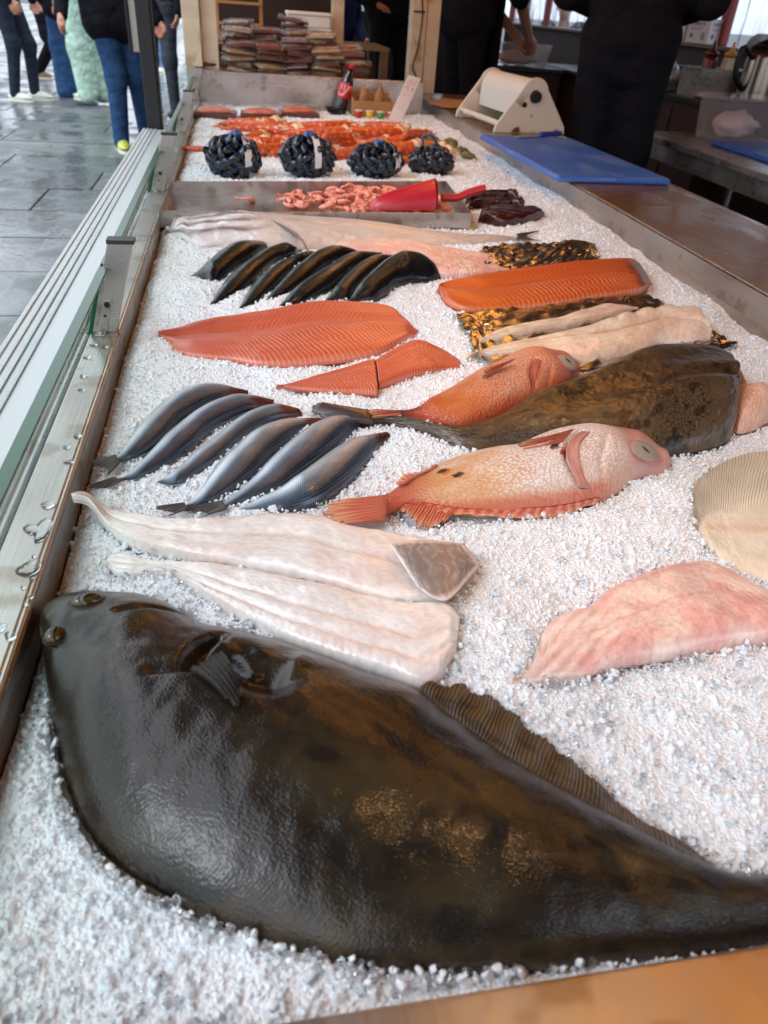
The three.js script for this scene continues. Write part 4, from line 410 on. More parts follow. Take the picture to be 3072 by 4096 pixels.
// mussel nets
{
  const half = (() => { const g = new THREE.SphereGeometry(1, 10, 7); const p = g.attributes.position; for (let i = 0; i < p.count; i++) { const x = p.getX(i), k = 1 - .45 * Math.max(0, x); p.setXYZ(i, x * .028, p.getY(i) * .013 * (1 - .3 * Math.max(0, -x)), p.getZ(i) * .0155 * k); } g.computeVertexNormals(); return g; })();
  const mus = [0x0c0f16, 0x11151f, 0x0a0a0e].map(c => phy({ color: c, roughness: .22, clearcoat: .3 })), net = phy({ color: 0x1d4f86, roughness: .4 }), band = std({ color: 0xcfcfd2, roughness: .5 });
  const bag = (label, cx, cz, rx, ry, rz, bandA, s, opened) => {
    const t = thing('mussel_net', label, 'mussels', [cx, ICE, cz], 'blue nets of mussels'), y = ry * .93;
    for (let i = 0; i < 64; i++) { const f = i / 64, c = 1 - 2 * f, a = i * 2.39996 + s, q = Math.sqrt(1 - c * c), x = Math.cos(a) * q * .84, yy = c * .82, z = Math.sin(a) * q * .84; const m = new THREE.Mesh(half, mus[i % 3]); m.name = 'mussel'; m.position.set(x * rx, y + yy * ry, z * rz); m.lookAt(new THREE.Vector3(x * 5 + cx, yy * 5 + ICE, z * 5 + cz)); m.rotation.x += Math.PI / 2; m.rotateY(h2(i, 8) * 6.28); m.castShadow = true; t.add(m); }
    const gs = []; for (let k = 0; k < 11; k++) for (const d of [1, -1]) { const pts = []; for (let j = 0; j <= 10; j++) { const v = j / 10, th = .25 + v * 2.65, a = k / 11 * 6.283 + d * v * 2.2; pts.push([Math.cos(a) * Math.sin(th) * rx * 1.03, y + Math.cos(th) * ry * 1.03, Math.sin(a) * Math.sin(th) * rz * 1.03]); } gs.push(tube(pts, .00055, 12, 4)); }
    if (opened) gs.push(tube([[-.03, y + ry * .8, 0], [-.035, y + ry * 1.7, 0], [-.01, y + ry * 1.85, .01], [.03, y + ry * .85, 0]], .004, 16, 6)); else gs.push(lump(.022, .012, .02, 2, .3, 4, s).translate(rx * .12, y + ry * 1.02, 0));
    part(t, 'net', merge(gs), net, true);
    const bp = [], bi = []; for (let j = 0; j <= 20; j++) { const th = -.55 + j / 20 * 2.5; for (const w of [-.011, .011]) { const xx = bandA * rx + w + .012 * Math.sin(th), q = Math.sqrt(Math.max(.05, 1 - Math.pow(xx / rx, 2))) * 1.06; bp.push(xx, y + Math.cos(th) * ry * q, Math.sin(th) * rz * q); } } for (let j = 0; j < 20; j++) bi.push(2 * j, 2 * j + 1, 2 * j + 2, 2 * j + 1, 2 * j + 3, 2 * j + 2); const bg = new THREE.BufferGeometry(); bg.setAttribute('position', new THREE.Float32BufferAttribute(bp, 3)); bg.setIndex(bi); bg.computeVertexNormals(); if (!opened) part(t, 'label_band', bg, std({ color: 0xcfcfd2, roughness: .5, side: THREE.DoubleSide }), true);
    feet.push(Array.from({ length: 16 }, (_, i) => [cx + Math.cos(i / 16 * 6.28) * rx * .8, cz + Math.sin(i / 16 * 6.28) * rz * .8]));
  };
  bag('leftmost blue net of black mussels with a thin white band', -.027, -2.66, .09, .062, .075, .42, 1);
  bag('second blue net of black mussels with a broad white band round its middle', .217, -2.69, .094, .064, .075, .2, 2);
  bag('third blue net of black mussels, flatter, white band at its right end', .452, -2.70, .094, .056, .072, .62, 3);
  bag('rightmost open blue net bag of small mussels with loop handles', .665, -2.79, .078, .046, .06, .3, 4, true);
}
// crab legs, clams
{
  const legM = phy({ map: tex(256, 64, (u, v) => { const s = fbm(u * 9, v * 6, 3); return mix3(mix3([190, 66, 28], [212, 98, 50], s), [236, 196, 152], sm(.55, .8, s) * .6); }), roughness: .4, bumpMap: bmp(128, 64, (u, v) => fbm(u * 20, v * 20, 2)), bumpScale: .002 }), crM = phy({ map: tex(128, 128, (u, v) => mix3([232, 210, 178], [214, 168, 120], sm(.4, .7, fbm(u * 8, v * 8, 3)))), roughness: .5 });
  const legs = [0, 1, 2].map(k => { const g = new THREE.Group(); g.name = 'crab_leg'; let p = [0, 0, 0], a = 0; const L = [.085, .075, .055], R0 = [.019, .016, .012]; for (let i = 0; i < 3; i++) { const q = [p[0] + Math.cos(a) * L[i], p[1] - .004 * i, p[2] + Math.sin(a) * L[i]]; const m = new THREE.Mesh(merge([cyl(p, q, R0[i], R0[i] * (i === 2 ? .25 : .82), 10), new THREE.SphereGeometry(R0[i] * 1.04, 10, 8).translate(...p)]), legM); m.name = i === 2 ? 'tip' : 'segment'; m.castShadow = m.receiveShadow = true; g.add(m); p = q; a += (k - 1) * .5 + .25; } const e = new THREE.Mesh(lump(.03, .014, .018, 2, .75, 5, k), crM); e.name = 'shoulder_meat'; e.position.set(-.014, .003, 0); e.castShadow = true; g.add(e); return g; });
  const spots = []; for (let r = 0; r < 4; r++) for (let i = 0; i < 11; i++) spots.push([mix(-.04, .74, (i + .5 * h2(i, r)) / 11), -3.02 - r * .17 - .05 * h2(r, i), r, i]);
  spots.forEach(([x, z, r, i]) => { const c = legs[(i + r) % 3].clone(); c.name = nm('crab_leg'); c.position.set(x + .1, .614 + .036 * h2(i, r + 4), z); c.rotation.set(rr(-.3, .3), Math.PI + rr(-.9, .9), rr(-.06, .04)); c.scale.setScalar(rr(.95, 1.3)); tag(c, 'orange cooked crab leg in the pile behind the mussel nets', 'crab leg', 'crab legs piled on the ice'); scene.add(c); });
  const lone = legs[1].clone(); lone.name = nm('crab_leg'); const lp = [[-.1353,-3.0327]][0]; lone.position.set(lp[0] + .02, .614, lp[1]); lone.rotation.set(0, Math.PI, 0); lone.scale.setScalar(.6); tag(lone, 'small orange crab leg tip lying alone left of the crab pile', 'crab leg'); scene.add(lone);
  const clam = [0, 1].map(k => { const g = lump(.034, .014, .027, 2, .2, 5, k + 3); return g; }), cm = [0x7d7448, 0x8f8560, 0x6a6242].map(c => phy({ color: c, roughness: .5 }));
  for (let i = 0; i < 22; i++) { const x = rr(.70, .92), z = rr(-3.42, -3.05); if (x > .92 + (z + 3.3) * .3) continue; const m = new THREE.Mesh(clam[i % 2], cm[i % 3]); m.name = nm('oyster'); m.position.set(x, .612 + .02 * rnd(), z); m.rotation.set(rr(-.4, .4), rr(0, 6), rr(-.4, .4)); m.castShadow = m.receiveShadow = true; tag(m, 'olive grey oyster shell in the heap right of the crab legs', 'oyster', 'oyster heap'); scene.add(m); }
}
// packs at the far end
const ordinal = ['first', 'second', 'third', 'fourth', 'fifth', 'sixth', 'seventh', 'eighth', 'ninth', 'tenth'];
const film = phy({ color: 0xffffff, transmission: .96, thickness: 0, roughness: .08, ior: 1.45, bumpMap: bmp(128, 128, (u, v) => fbm(u * 14, v * 14, 3)), bumpScale: .012, side: THREE.DoubleSide });
const packProto = (w, d, h, tray, fill) => {
  const g = new THREE.Group(); g.name = 'food_pack';
  const T = new THREE.Mesh(new RoundedBoxGeometry(w, h * .45, d, 2, .006).translate(0, h * .225, 0), tray); T.name = 'tray';
  const F = new THREE.Mesh(lump(w * .42, h * .34, d * .42, 2, .3, 4, w * 99).translate(0, h * .5, 0), fill); F.name = 'contents';
  const W = new THREE.Mesh(new RoundedBoxGeometry(w * .99, h * .6, d * .99, 3, .012).translate(0, h * .68, 0), film); W.name = 'film'; g.add(T, F, W); for (const o of g.children) o.castShadow = o.receiveShadow = true; return g;
};
{
  const tr = [std({ color: 0x5e3226, roughness: .25 }), std({ color: 0xa08c6c, roughness: .3 })], fills = [[150, 62, 44], [178, 96, 62], [120, 58, 44], [206, 172, 130], [160, 146, 118]].map(c => phy({ map: tex(64, 64, (u, v) => { const s = .6 + .7 * fbm(u * 7 + c[0], v * 7, 3); return [c[0] * s, c[1] * s, c[2] * s]; }), roughness: .4 })), or = phy({ color: 0xd0643a, roughness: .4 });
  const protos = fills.map((f, i) => packProto(.15, .11, .03, tr[i % 2], f));
  const shelf = thing('pack_shelf', 'steel shelf behind the end panel carrying the film wrapped packs', 'shelf', [.25, 0, -4.75]); part(shelf, 'top', boxUV(box(-.2, .70, -5.35, .72, .715, -4.47, .003), .5), steelDull); for (const [x, z] of [[-.17, -4.5], [.69, -4.5], [-.17, -5.3], [.69, -5.3]]) part(shelf, 'leg', cyl([x, .11, z], [x, .7, z], .018), steelDull);
  for (let r = 0; r < 3; r++) for (let c = 0; c < 6; c++) { const n = Math.round([6, 7, 7, 8, 8, 6][c] - (r === 0 ? 1.5 : 0) + r * .5 + (h2(r, c) - .5) * 2.4); for (let k = 0; k < n; k++) { const p = protos[Math.floor(h2(r * 9 + c, k) * 5)]; copyOf(p, [-.13 + c * .15 + rr(-.014, .014), .716 + k * .0285, -4.58 - r * .16 - (c % 2) * .01], [rr(-.13, .13), rr(-.45, .45), rr(-.12, .12)], r === 0 ? `film wrapped pack, ${ordinal[k]} from the bottom of the ${ordinal[c]} front stack from left` : 'film wrapped food pack in the rear rows of the far heap', 'packs heaped behind the end panel'); const o = scene.children[scene.children.length - 1]; tag(o, null, 'food pack'); } }
  // packs on the ice
  const sal = packProto(.19, .15, .05, tr[0], or);
  [[-.11, -4.0, 'clear lidded pack with salmon on the ice, leftmost at the far end'], [.10, -4.02, 'clear lidded pack with salmon on the ice, second at the far end'], [.29, -4.15, 'clear lidded pack on the ice, smaller and farther right']].forEach(a => { const o = copyOf(sal, [a[0], .604, a[1]], [0, rr(-.1, .1), 0], a[2], 'lidded packs on the ice'); tag(o, null, 'food pack'); feet.push([[a[0] - .09, a[1] - .07], [a[0] + .09, a[1] - .07], [a[0] + .09, a[1] + .07], [a[0] - .09, a[1] + .07]]); });
  [[.34, -4.33], [.5, -4.33]].forEach((a, i) => { const t = thing('black_tray', ['left', 'right'][i] + ' hand one of two empty black trays by the end panel', 'tray', [a[0], .606, a[1]]); const g = new THREE.LatheGeometry([[0, 0], [.05, 0], [.062, .022], [.066, .022], [.066, .024], [.06, .024], [.048, .003], [0, .003]].map(q => new THREE.Vector2(...q)), 4); g.rotateY(.785); g.scale(1.2, 1, .8); part(t, 'tray_body', g, blackM, true); });
}
// cola bottle, carton, sweets, price card
{
  const b = thing('cola_bottle', 'dark cola bottle with red label and red cap leaning by the end panel', 'bottle', [.515, .605, -4.33]);
  const lat = a => new THREE.LatheGeometry(a.map(q => new THREE.Vector2(...q)), 24);
  part(b, 'bottle_body', lat([[0, 0], [.028, 0], [.033, .012], [.033, .06], [.03, .07], [.033, .085], [.033, .14], [.026, .165], [.014, .195], [.012, .21], [0, .21]]), phy({ color: 0x1a0a06, roughness: .08, clearcoat: .6 }), true);
  part(b, 'label_wrap', lat([[.0338, .075], [.0342, .085], [.0342, .135], [.0335, .142]]), std({ map: tex(256, 64, (u, v) => { const y = v - .5 - .22 * Math.sin(u * 12.57), l = Math.exp(-Math.pow(y / .07, 2)); const w = Math.sin(u * 75) > .2 && Math.abs(v - .62) < .12 ? .6 : 0; return mix3([186, 14, 24], [240, 236, 232], Math.max(l * .8, w)); }), roughness: .35 }), true);
  part(b, 'cap', lat([[0, .232], [.0135, .232], [.0145, .228], [.0145, .21], [0, .21]]), std({ color: 0xb80f1c, roughness: .4 }), true);
  b.rotation.set(0, 0, -.28);
  const kraft = tex(128, 128, (u, v) => { const s = .85 + .3 * fbm(u * 20, v * 20, 3); return [168 * s, 122 * s, 78 * s]; }), km = std({ map: kraft, roughness: .85 });
  const bx = thing('carton', 'small open brown carton holding bags and bottles beside the cola', 'carton', [.68, .605, -4.3]);
  for (const g of [box(-.1, 0, .055, .1, .07, .059), box(-.1, 0, -.059, .1, .1, -.055), box(-.104, 0, -.055, -.1, .08, .055), box(.1, 0, -.055, .104, .08, .055)]) part(bx, 'side', g, km, true); part(bx, 'flap', box(-.1, .1, -.08, .1, .103, -.056), km, true); part(bx, 'bottom', box(-.1, 0, -.055, .1, .003, .055), km, true);
  [[0xb3261e, 'red'], [0xd8b020, 'yellow'], [0x4f8a4a, 'green'], [0xc9442c, 'orange red']].forEach(([c, n], i) => { const t = thing('sauce_tub', `small ${n} lidded tub standing before the brown carton`, 'tub', [.6 + i * .055, .606, -4.19 + .01 * i]); part(t, 'cup', lat([[0, 0], [.017, 0], [.02, .03], [0, .03]]), phy({ color: c, roughness: .3 }), true); part(t, 'lid', lat([[0, .034], [.022, .034], [.022, .03], [0, .03]]), phy({ color: 0xe8e6e0, roughness: .2 }), true); });
  [[.64, .13, 0x9a6a3c, 'tall tan paper bag end'], [.72, .12, 0xa5763f, 'short tan paper bag end']].forEach(([x, h, c, n], i) => { const t = thing('paper_bag', `${n} sticking out of the brown carton`, 'bag', [x, .61, -4.3]); const g = lump(.024, h / 2, .018, 2, .35, 5, i).translate(0, h / 2, 0); part(t, 'bag_body', g, km, true); });
  const c = [[.8116,.8088],[.8768,.8023],[.7992,.614],[.7281,.6193]];
  const card = thing('price_card', 'tilted white price card in a clear holder leaning at the end of the worktop', 'sign', [.75, .62, -4.05]);
  const P = [], zz = [-4.16, -4.16, -4.02, -4.02]; const pt = [[.8379,.8071],[.9028,.7963]].map((p, i) => [...p, zz[i]]).concat([[.7889,.6134],[.7227,.6229]].map((p, i) => [...p, zz[i + 2]]));
  for (const d of [0, .003]) for (const p of pt) P.push(p[0], p[1], p[2] + d); const g = new THREE.BufferGeometry(); g.setAttribute('position', new THREE.Float32BufferAttribute(P, 3)); g.setAttribute('uv', new THREE.Float32BufferAttribute([0, 1, 1, 1, 1, 0, 0, 0, 0, 1, 1, 1, 1, 0, 0, 0], 2)); g.setIndex([4, 7, 5, 5, 7, 6, 0, 1, 3, 1, 2, 3, 0, 3, 4, 3, 7, 4, 1, 5, 2, 2, 5, 6, 0, 4, 1, 1, 4, 5, 3, 2, 7, 2, 6, 7]); g.computeVertexNormals();
  part(card, 'card', g, phy({ map: tex(64, 192, (u, v) => { const l = Math.abs(u - .5) < .36 && (v * 22) % 1 < .45 && nz(u * 14, Math.floor(v * 22)) > .4 && v > .25 && v < .92 ? .35 : 0; return mix3([222, 214, 214], [150, 70, 80], l * sm(.5, .8, v) + l * .5); }), roughness: .25, clearcoat: .6 }));
}
// water lying on the rail
{
  const wm = phy({ color: 0xffffff, transmission: 1, thickness: .002, roughness: .02, ior: 1.33 });
  const pud = (pts, h, label) => { { let A = 0; pts.forEach((p, i) => { const q = pts[(i + 1) % pts.length]; A += p[0] * q[1] - q[0] * p[1]; }); if (A > 0) pts.reverse(); } const c = mid(pts, []), n = pts.length; c[1] = RAIL; const k = 40, P = [], I = [], cv = new THREE.CatmullRomCurve3(pts.map(p => new THREE.Vector3(p[0], 0, p[1])), true).getSpacedPoints(k), rings = [[1, 0], [.985, .5], [.94, .85], [.8, 1], [.4, 1.03]]; for (const [s, y] of rings) for (let i = 0; i < k; i++) P.push((cv[i].x - c[0]) * s, y * h, (cv[i].z - c[2]) * s); P.push(0, h * 1.03, 0); P.push(0, 0, 0); for (let r = 0; r < 4; r++) for (let i = 0; i < k; i++) { const a = r * k + i, b = r * k + (i + 1) % k; I.push(a, b, a + k, b, b + k, a + k); } for (let i = 0; i < k; i++) { I.push(4 * k + i, 4 * k + (i + 1) % k, 5 * k); I.push((i + 1) % k, i, 5 * k + 1); } const g = new THREE.BufferGeometry(); g.setAttribute('position', new THREE.Float32BufferAttribute(P, 3)); g.setIndex(I); g.computeVertexNormals(); const m = new THREE.Mesh(g, wm); m.name = nm('water_drop'); m.position.set(c[0], RAIL + .0004, c[2]); tag(m, label, 'water drop', 'water drops on the steel rail'); scene.add(m); };
  pud([[-.2399,-.6609],[-.2343,-.6666],[-.2267,-.6653],[-.223,-.6735],[-.2178,-.6744],[-.2123,-.669],[-.212,-.6546],[-.2143,-.6396],[-.2229,-.634],[-.2245,-.6462],[-.2314,-.6498],[-.237,-.655]], .0022, 'largest ragged water puddle on the steel side rail');
  pud([[-.2313,-.5896],[-.227,-.5971],[-.2217,-.6039],[-.2151,-.605],[-.2099,-.6001],[-.2094,-.5893],[-.2152,-.5817],[-.2253,-.5836]], .0022, 'leaf shaped water puddle on the steel side rail');
  pud([[-.2306,-.7045],[-.2256,-.7078],[-.2168,-.7056],[-.2152,-.6995],[-.2196,-.6949],[-.2275,-.6965]], .0018, 'small oval water puddle nearest the fillet tail on the rail');
  pud([[-.2201,-.5034],[-.2172,-.5061],[-.2108,-.5024],[-.2099,-.4974],[-.2144,-.4939],[-.2178,-.4965]], .0018, 'water puddle at the very near end of the rail edge');
  pud([[-.2302,-.5145],[-.2253,-.5171],[-.2219,-.5157],[-.2215,-.5102],[-.2244,-.5063],[-.2285,-.5076]], .0018, 'water puddle cut by the left edge of the picture');
  [[250, 418, 9], [190, 772, 7], [235, 577, 5], [20, 1180, 7], [170, 648, 5], [15, 838, 14]].forEach(([x, y, r]) => { const s = 1 / 2927 / 1.843 * 1.0; });
  const sm_ = [[-.2187,-.6115],[-.2113,-.5406],[-.2139,-.5781],[-.2186,-.5646],[-.2088,-.55]]; sm_.forEach((p, i) => pud([0, 1, 2, 3, 4, 5].map(k => [p[0] + Math.cos(k) * .0024, p[1] + Math.sin(k) * .0022]), .0012, 'tiny round water bead on the steel side rail'));
  const far_ = [[-.2326,-.9869],[-.238,-1.0323],[-.2424,-1.0996],[-.2176,-.8543],[-.2247,-.8266],[-.2157,-.7907],[-.223,-1.1379],[-.2412,-1.1482]]; far_.forEach((p, i) => pud([0, 1, 2, 3, 4, 5].map(k => [p[0] + Math.cos(k) * (.004 + .004 * h2(i, k)), p[1] + Math.sin(k) * (.003 + .003 * h2(k, i))]), .0016, 'small water smear on the rail between the bracket and the herring tails'));
}

// ---------- people ----------
function sdf(bones, N = 64, k = .03) {
  let lo = [9, 9, 9], hi = [-9, -9, -9]; for (const b of bones) for (const o of [0, 4]) for (let i = 0; i < 3; i++) { lo[i] = Math.min(lo[i], b[o + i] - b[o + 3] - .03); hi[i] = Math.max(hi[i], b[o + i] + b[o + 3] + .03); }
  const mc = new MarchingCubes(N, new THREE.MeshBasicMaterial(), false, false, 60000), c = lo.map((v, i) => (v + hi[i]) / 2), h = lo.map((v, i) => (hi[i] - v) / 2); mc.isolation = 0;
  const pre = bones.map(b => [b[0], b[1], b[2], b[4] - b[0], b[5] - b[1], b[6] - b[2], b[3], b[7], (b[4] - b[0]) ** 2 + (b[5] - b[1]) ** 2 + (b[6] - b[2]) ** 2 || 1e-9]);
  for (let z = 0; z < N; z++) for (let y = 0; y < N; y++) for (let x = 0; x < N; x++) { const px = c[0] + (x - N / 2) / (N / 2) * h[0], py = c[1] + (y - N / 2) / (N / 2) * h[1], pz = c[2] + (z - N / 2) / (N / 2) * h[2]; let d = 9; for (const b of pre) { const ux = px - b[0], uy = py - b[1], uz = pz - b[2], t = clamp((ux * b[3] + uy * b[4] + uz * b[5]) / b[8]), e = Math.hypot(ux - t * b[3], uy - t * b[4], uz - t * b[5]) - mix(b[6], b[7], t); const q = Math.max(0, k - Math.abs(d - e)) / k; d = Math.min(d, e) - q * q * k * .25; } mc.field[x + y * N + z * N * N] = -d; }
  mc.update(); const n = mc.count, P = new Float32Array(n * 3); for (let i = 0; i < n; i++) for (let a = 0; a < 3; a++) P[3 * i + a] = c[a] + mc.positionArray[3 * i + a] * h[a];
  let g = new THREE.BufferGeometry(); g.setAttribute('position', new THREE.BufferAttribute(P, 3)); g = mergeVertices(g, 1e-5); g.computeVertexNormals(); return g;
}
const foldB = bmp(256, 256, (u, v) => fbm(u * 5 + 2 * fbm(u * 3, v * 3, 2), v * 9, 4));
const weave = tex(128, 128, (u, v) => { const s = 190 + 60 * fbm(u * 11, v * 11, 4); return [s, s, s]; });
const cloth = (c) => phy({ specularIntensity: .25, bumpMap: foldB, bumpScale: .022, map: weave, color: new THREE.Color(`rgb(${c.map(x => Math.min(255, Math.round(x * 1.15))).join(',')})`), roughness: .95 });
const skinM = phy({ color: 0xb07a62, roughness: .5 }), blackCloth = cloth([20, 20, 24]), soleM = std({ color: 0xd8d4c4, roughness: .6 });
const planarUV = g => { const p = g.attributes.position, uv = new Float32Array(p.count * 2); for (let i = 0; i < p.count; i++) { uv[2 * i] = (p.getX(i) + p.getZ(i)) * 2; uv[2 * i + 1] = p.getY(i) * 2; } g.setAttribute('uv', new THREE.BufferAttribute(uv, 2)); return g; };
function hand(W, dir, nrm, s) { // palm and five bent fingers from the wrist W along dir
  const d = new THREE.Vector3(...dir).normalize(), n = new THREE.Vector3(...nrm).normalize(), x = new THREE.Vector3().crossVectors(d, n), at = (a, b, c) => [W[0] + d.x * a + x.x * b + n.x * c, W[1] + d.y * a + x.y * b + n.y * c, W[2] + d.z * a + x.z * b + n.z * c], B = [];
  for (const b of [-.022, 0, .022]) B.push([...at(0, b * .6, 0), .018, ...at(.075, b * 1.3, 0), .014]);
  [[-.034, .058], [-.012, .068], [.011, .064], [.032, .05]].forEach(([b, l]) => { const p0 = at(.075, b, 0), p1 = at(.075 + l * .55, b * 1.1, .012), p2 = at(.075 + l * .75, b * 1.12, .042); B.push([...p0, .0095, ...p1, .0088], [...p1, .0088, ...p2, .0075]); });
  const t0 = at(.02, .03 * s, 0), t1 = at(.055, .052 * s, .018), t2 = at(.085, .048 * s, .036); B.push([...t0, .013, ...t1, .011], [...t1, .011, ...t2, .009]); return B;
}
function person(label, at, turn, o) {
  const H = o.h || 1, J = { pel: [0, .95, 0], che: [0, 1.3, 0], nek: [0, 1.47, 0], hed: [0, 1.62, .02], sh: .19, el: [.26, 1.13, -.03], wr: [.25, .89, .08], kn: [.1, .5, .03], an: [.1, .09, 0], el2: null, wr2: null, kn2: null, an2: null, ...o.j };
  const mir = (a, b, s) => s > 0 ? a : b || [-a[0], a[1], a[2]], t = thing('person', label, 'person', at, o.group); t.rotation.y = turn; t.scale.setScalar(H);
  const B = [], T = [], K = []; const hip = s => [J.pel[0] + .09 * s, J.pel[1] - .02, J.pel[2]];
  B.push([...J.nek, .055, ...J.hed, .05], [J.hed[0], J.hed[1] + .02, J.hed[2] - .01, .088, J.hed[0], J.hed[1] + .05, J.hed[2] - .015, .086], [J.hed[0], J.hed[1] - .05, J.hed[2] + .03, .058, J.hed[0], J.hed[1] - .02, J.hed[2] + .03, .068], [J.hed[0], J.hed[1], J.hed[2] + .085, .012, J.hed[0], J.hed[1] - .02, J.hed[2] + .1, .014], [...J.che, .1, ...J.nek, .05], [...J.pel, .1, ...J.che, .1]);
  for (const s of [-1, 1]) {
    B.push([J.hed[0] + s * .088, J.hed[1] + .012, J.hed[2] - .01, .014, J.hed[0] + s * .09, J.hed[1] - .02, J.hed[2] - .005, .012]);
    const S = [J.che[0] + s * J.sh, J.che[1] + .12, J.che[2]], E = mir(J.el, J.el2, s), W = mir(J.wr, J.wr2, s), Kn = mir(J.kn, J.kn2, s), A = mir(J.an, J.an2, s), hp = hip(s), dir = [W[0] - E[0], W[1] - E[1], W[2] - E[2]];
    B.push([...J.che, .08, ...S, .06], [...S, .048, ...E, .04], [...E, .042, ...W, .028], [...hp, .08, ...Kn, .05], [...Kn, .05, ...A, .035]); B.push(...hand(W, dir, [-s, 0, .3], 1));
    const lw = o.leg || [.088, .066, .05]; T.push([...J.pel, .13, ...hp, .1], [...hp, lw[0] + .015, ...Kn, lw[1]], [...Kn, lw[1], A[0], A[1] - .02, A[2], lw[2]]);
    const slv = o.sleeve ?? 1, wE = [mix(E[0], W[0], slv), mix(E[1], W[1], slv), mix(E[2], W[2], slv)]; K.push([...S, .075, ...E, .058], [...E, .058, ...wE, .046], [J.che[0] + s * .08, J.che[1], J.che[2], .125, ...S, .07], [J.pel[0] + s * .07, J.pel[1] + (o.hem ?? .0), J.pel[2], .115 + (o.loose || 0), J.che[0] + s * .08, J.che[1], J.che[2], .12]);
    const sh = new THREE.Group(); sh.name = 'shoe'; const u = new THREE.Mesh((() => { const g = lump(.047, .045, .135, 3, .05, 3, s); const p = g.attributes.position; for (let i = 0; i < p.count; i++) { let y = p.getY(i), z = p.getZ(i); if (y < -.02) y = -.02; if (z > .02) y *= mix(1, .55, clamp((z - .02) / .1)); p.setY(i, y); } g.computeVertexNormals(); return g; })(), o.shoe || soleM); u.name = 'upper'; const so = new THREE.Mesh((() => { const g = new THREE.CylinderGeometry(1, 1, .022, 22); g.scale(.047, 1, .138); return g; })(), o.sole || soleM); so.name = 'sole'; so.position.y = -.029; sh.add(u, so); sh.position.set(A[0], A[1] - .05 + .0, A[2] + .055); sh.rotation.y = s * .12; t.add(sh);
  }
  const P = (n, g, m) => { const q = new THREE.Mesh(planarUV(g), m); q.name = n; q.castShadow = q.receiveShadow = true; t.add(q); return q; };
  const body = P('body', sdf(B, 80, .02), skinM); P('trousers', sdf(T, 60, .05), o.trousers); P('jacket', sdf(K, 60, .05), o.top);
  for (const s of [-1, 1]) { const e = P('eye', new THREE.SphereGeometry(.011, 8, 6).translate(J.hed[0] + s * .032, J.hed[1] + .012, J.hed[2] + .082), std({ color: 0x1c1512, roughness: .2 })); }
  P('mouth', new THREE.SphereGeometry(1, 8, 6).scale(.024, .006, .01).translate(J.hed[0], J.hed[1] - .055, J.hed[2] + .084), std({ color: 0x8a4a42, roughness: .5 }));
  if (o.hair !== 0) { const g = lump(.1, .098, .108, 3, .06, 6, at[0]); const p = g.attributes.position; for (let i = 0; i < p.count; i++) if (p.getZ(i) > .03 && p.getY(i) < .045) p.setZ(i, .03); g.translate(J.hed[0], J.hed[1] + .05, J.hed[2] - .025); P('hair', g, std({ color: o.hair || 0x2a1d16, roughness: .8 })); }
  if (o.apron) { const g = box(-.19, .42, -.01, .19, 1.22, .01, .004); g.translate(0, 0, .15); P('apron', g, blackCloth); }
  return t;
}
const navy = cloth([40, 46, 58]), denim = cloth([50, 78, 116], 2), denimD = cloth([44, 70, 104], 2), lightDenim = cloth([112, 142, 178], 2), mint = cloth([176, 204, 184]), blackT = cloth([24, 24, 30]), inkJ = cloth([26, 28, 38]), greyS = cloth([150, 142, 136]);
const whiteShoe = std({ color: 0xd2d2c4, roughness: .55 }), blackShoe = std({ color: 0x191919, roughness: .5 });
person('person in slim dark trousers and white sneakers standing at the far left of the street', [-2.16, .003, -9.35], 1.35, { trousers: navy, top: inkJ, shoe: whiteShoe, j: { pel: [.02, .96, -.12], che: [.02, 1.3, -.16], nek: [.02, 1.47, -.16], hed: [.02, 1.62, -.14], an2: [-.1, .09, -.12], kn2: [-.1, .5, -.04] } });
person('person in black trousers and tan boots walking behind the dark trousered one', [-2.3, .003, -11.4], 1.2, { trousers: blackT, top: blackT, shoe: std({ color: 0x8a6a42, roughness: .6 }), leg: [.1, .08, .06], j: { an: [.1, .09, -.3], kn: [.1, .5, .05], an2: [-.1, .09, .28] } });
person('person in wide blue jeans and a dark padded coat in the street', [-1.79, .003, -9.9], -2.6, { trousers: denim, top: inkJ, shoe: whiteShoe, leg: [.1, .1, .12], hem: -.12, loose: .04 });
person('person in loose mint green trousers and a grey sleeve in the street', [-1.5, .003, -9.3], -2.2, { trousers: mint, top: greyS, shoe: whiteShoe, leg: [.12, .115, .1], loose: .02, j: { an: [.1, .13, .0], kn: [.1, .52, .03] } });
person('person in blue jeans and a black jacket nearest the counter beyond the glass guard', [-.93, .003, -6.75], .35, { trousers: denimD, top: blackT, shoe: std({ color: 0xb8bb4a, roughness: .5 }), leg: [.1, .075, .06], hem: -.1, loose: .05, j: { pel: [.05, .96, 0], an: [.22, .09, -.1], kn: [.17, .5, 0], an2: [-.03, .09, .1], kn2: [0, .5, .06], wr: [.34, .88, .12] } });
person('person in pale blue jeans far down the street behind the black post', [-1.05, .003, -13.2], .2, { trousers: lightDenim, top: cloth([40, 50, 90]), shoe: whiteShoe });
person('person in dark grey trousers just beyond the pale jeans by the counter end', [-.72, .003, -8.6], -.4, { trousers: cloth([66, 70, 78]), top: blackT, shoe: blackShoe });
person('person in blue jeans cut off by the left edge of the picture', [-3.15, .003, -11.2], 1.2, { trousers: denim, top: inkJ, shoe: blackShoe });
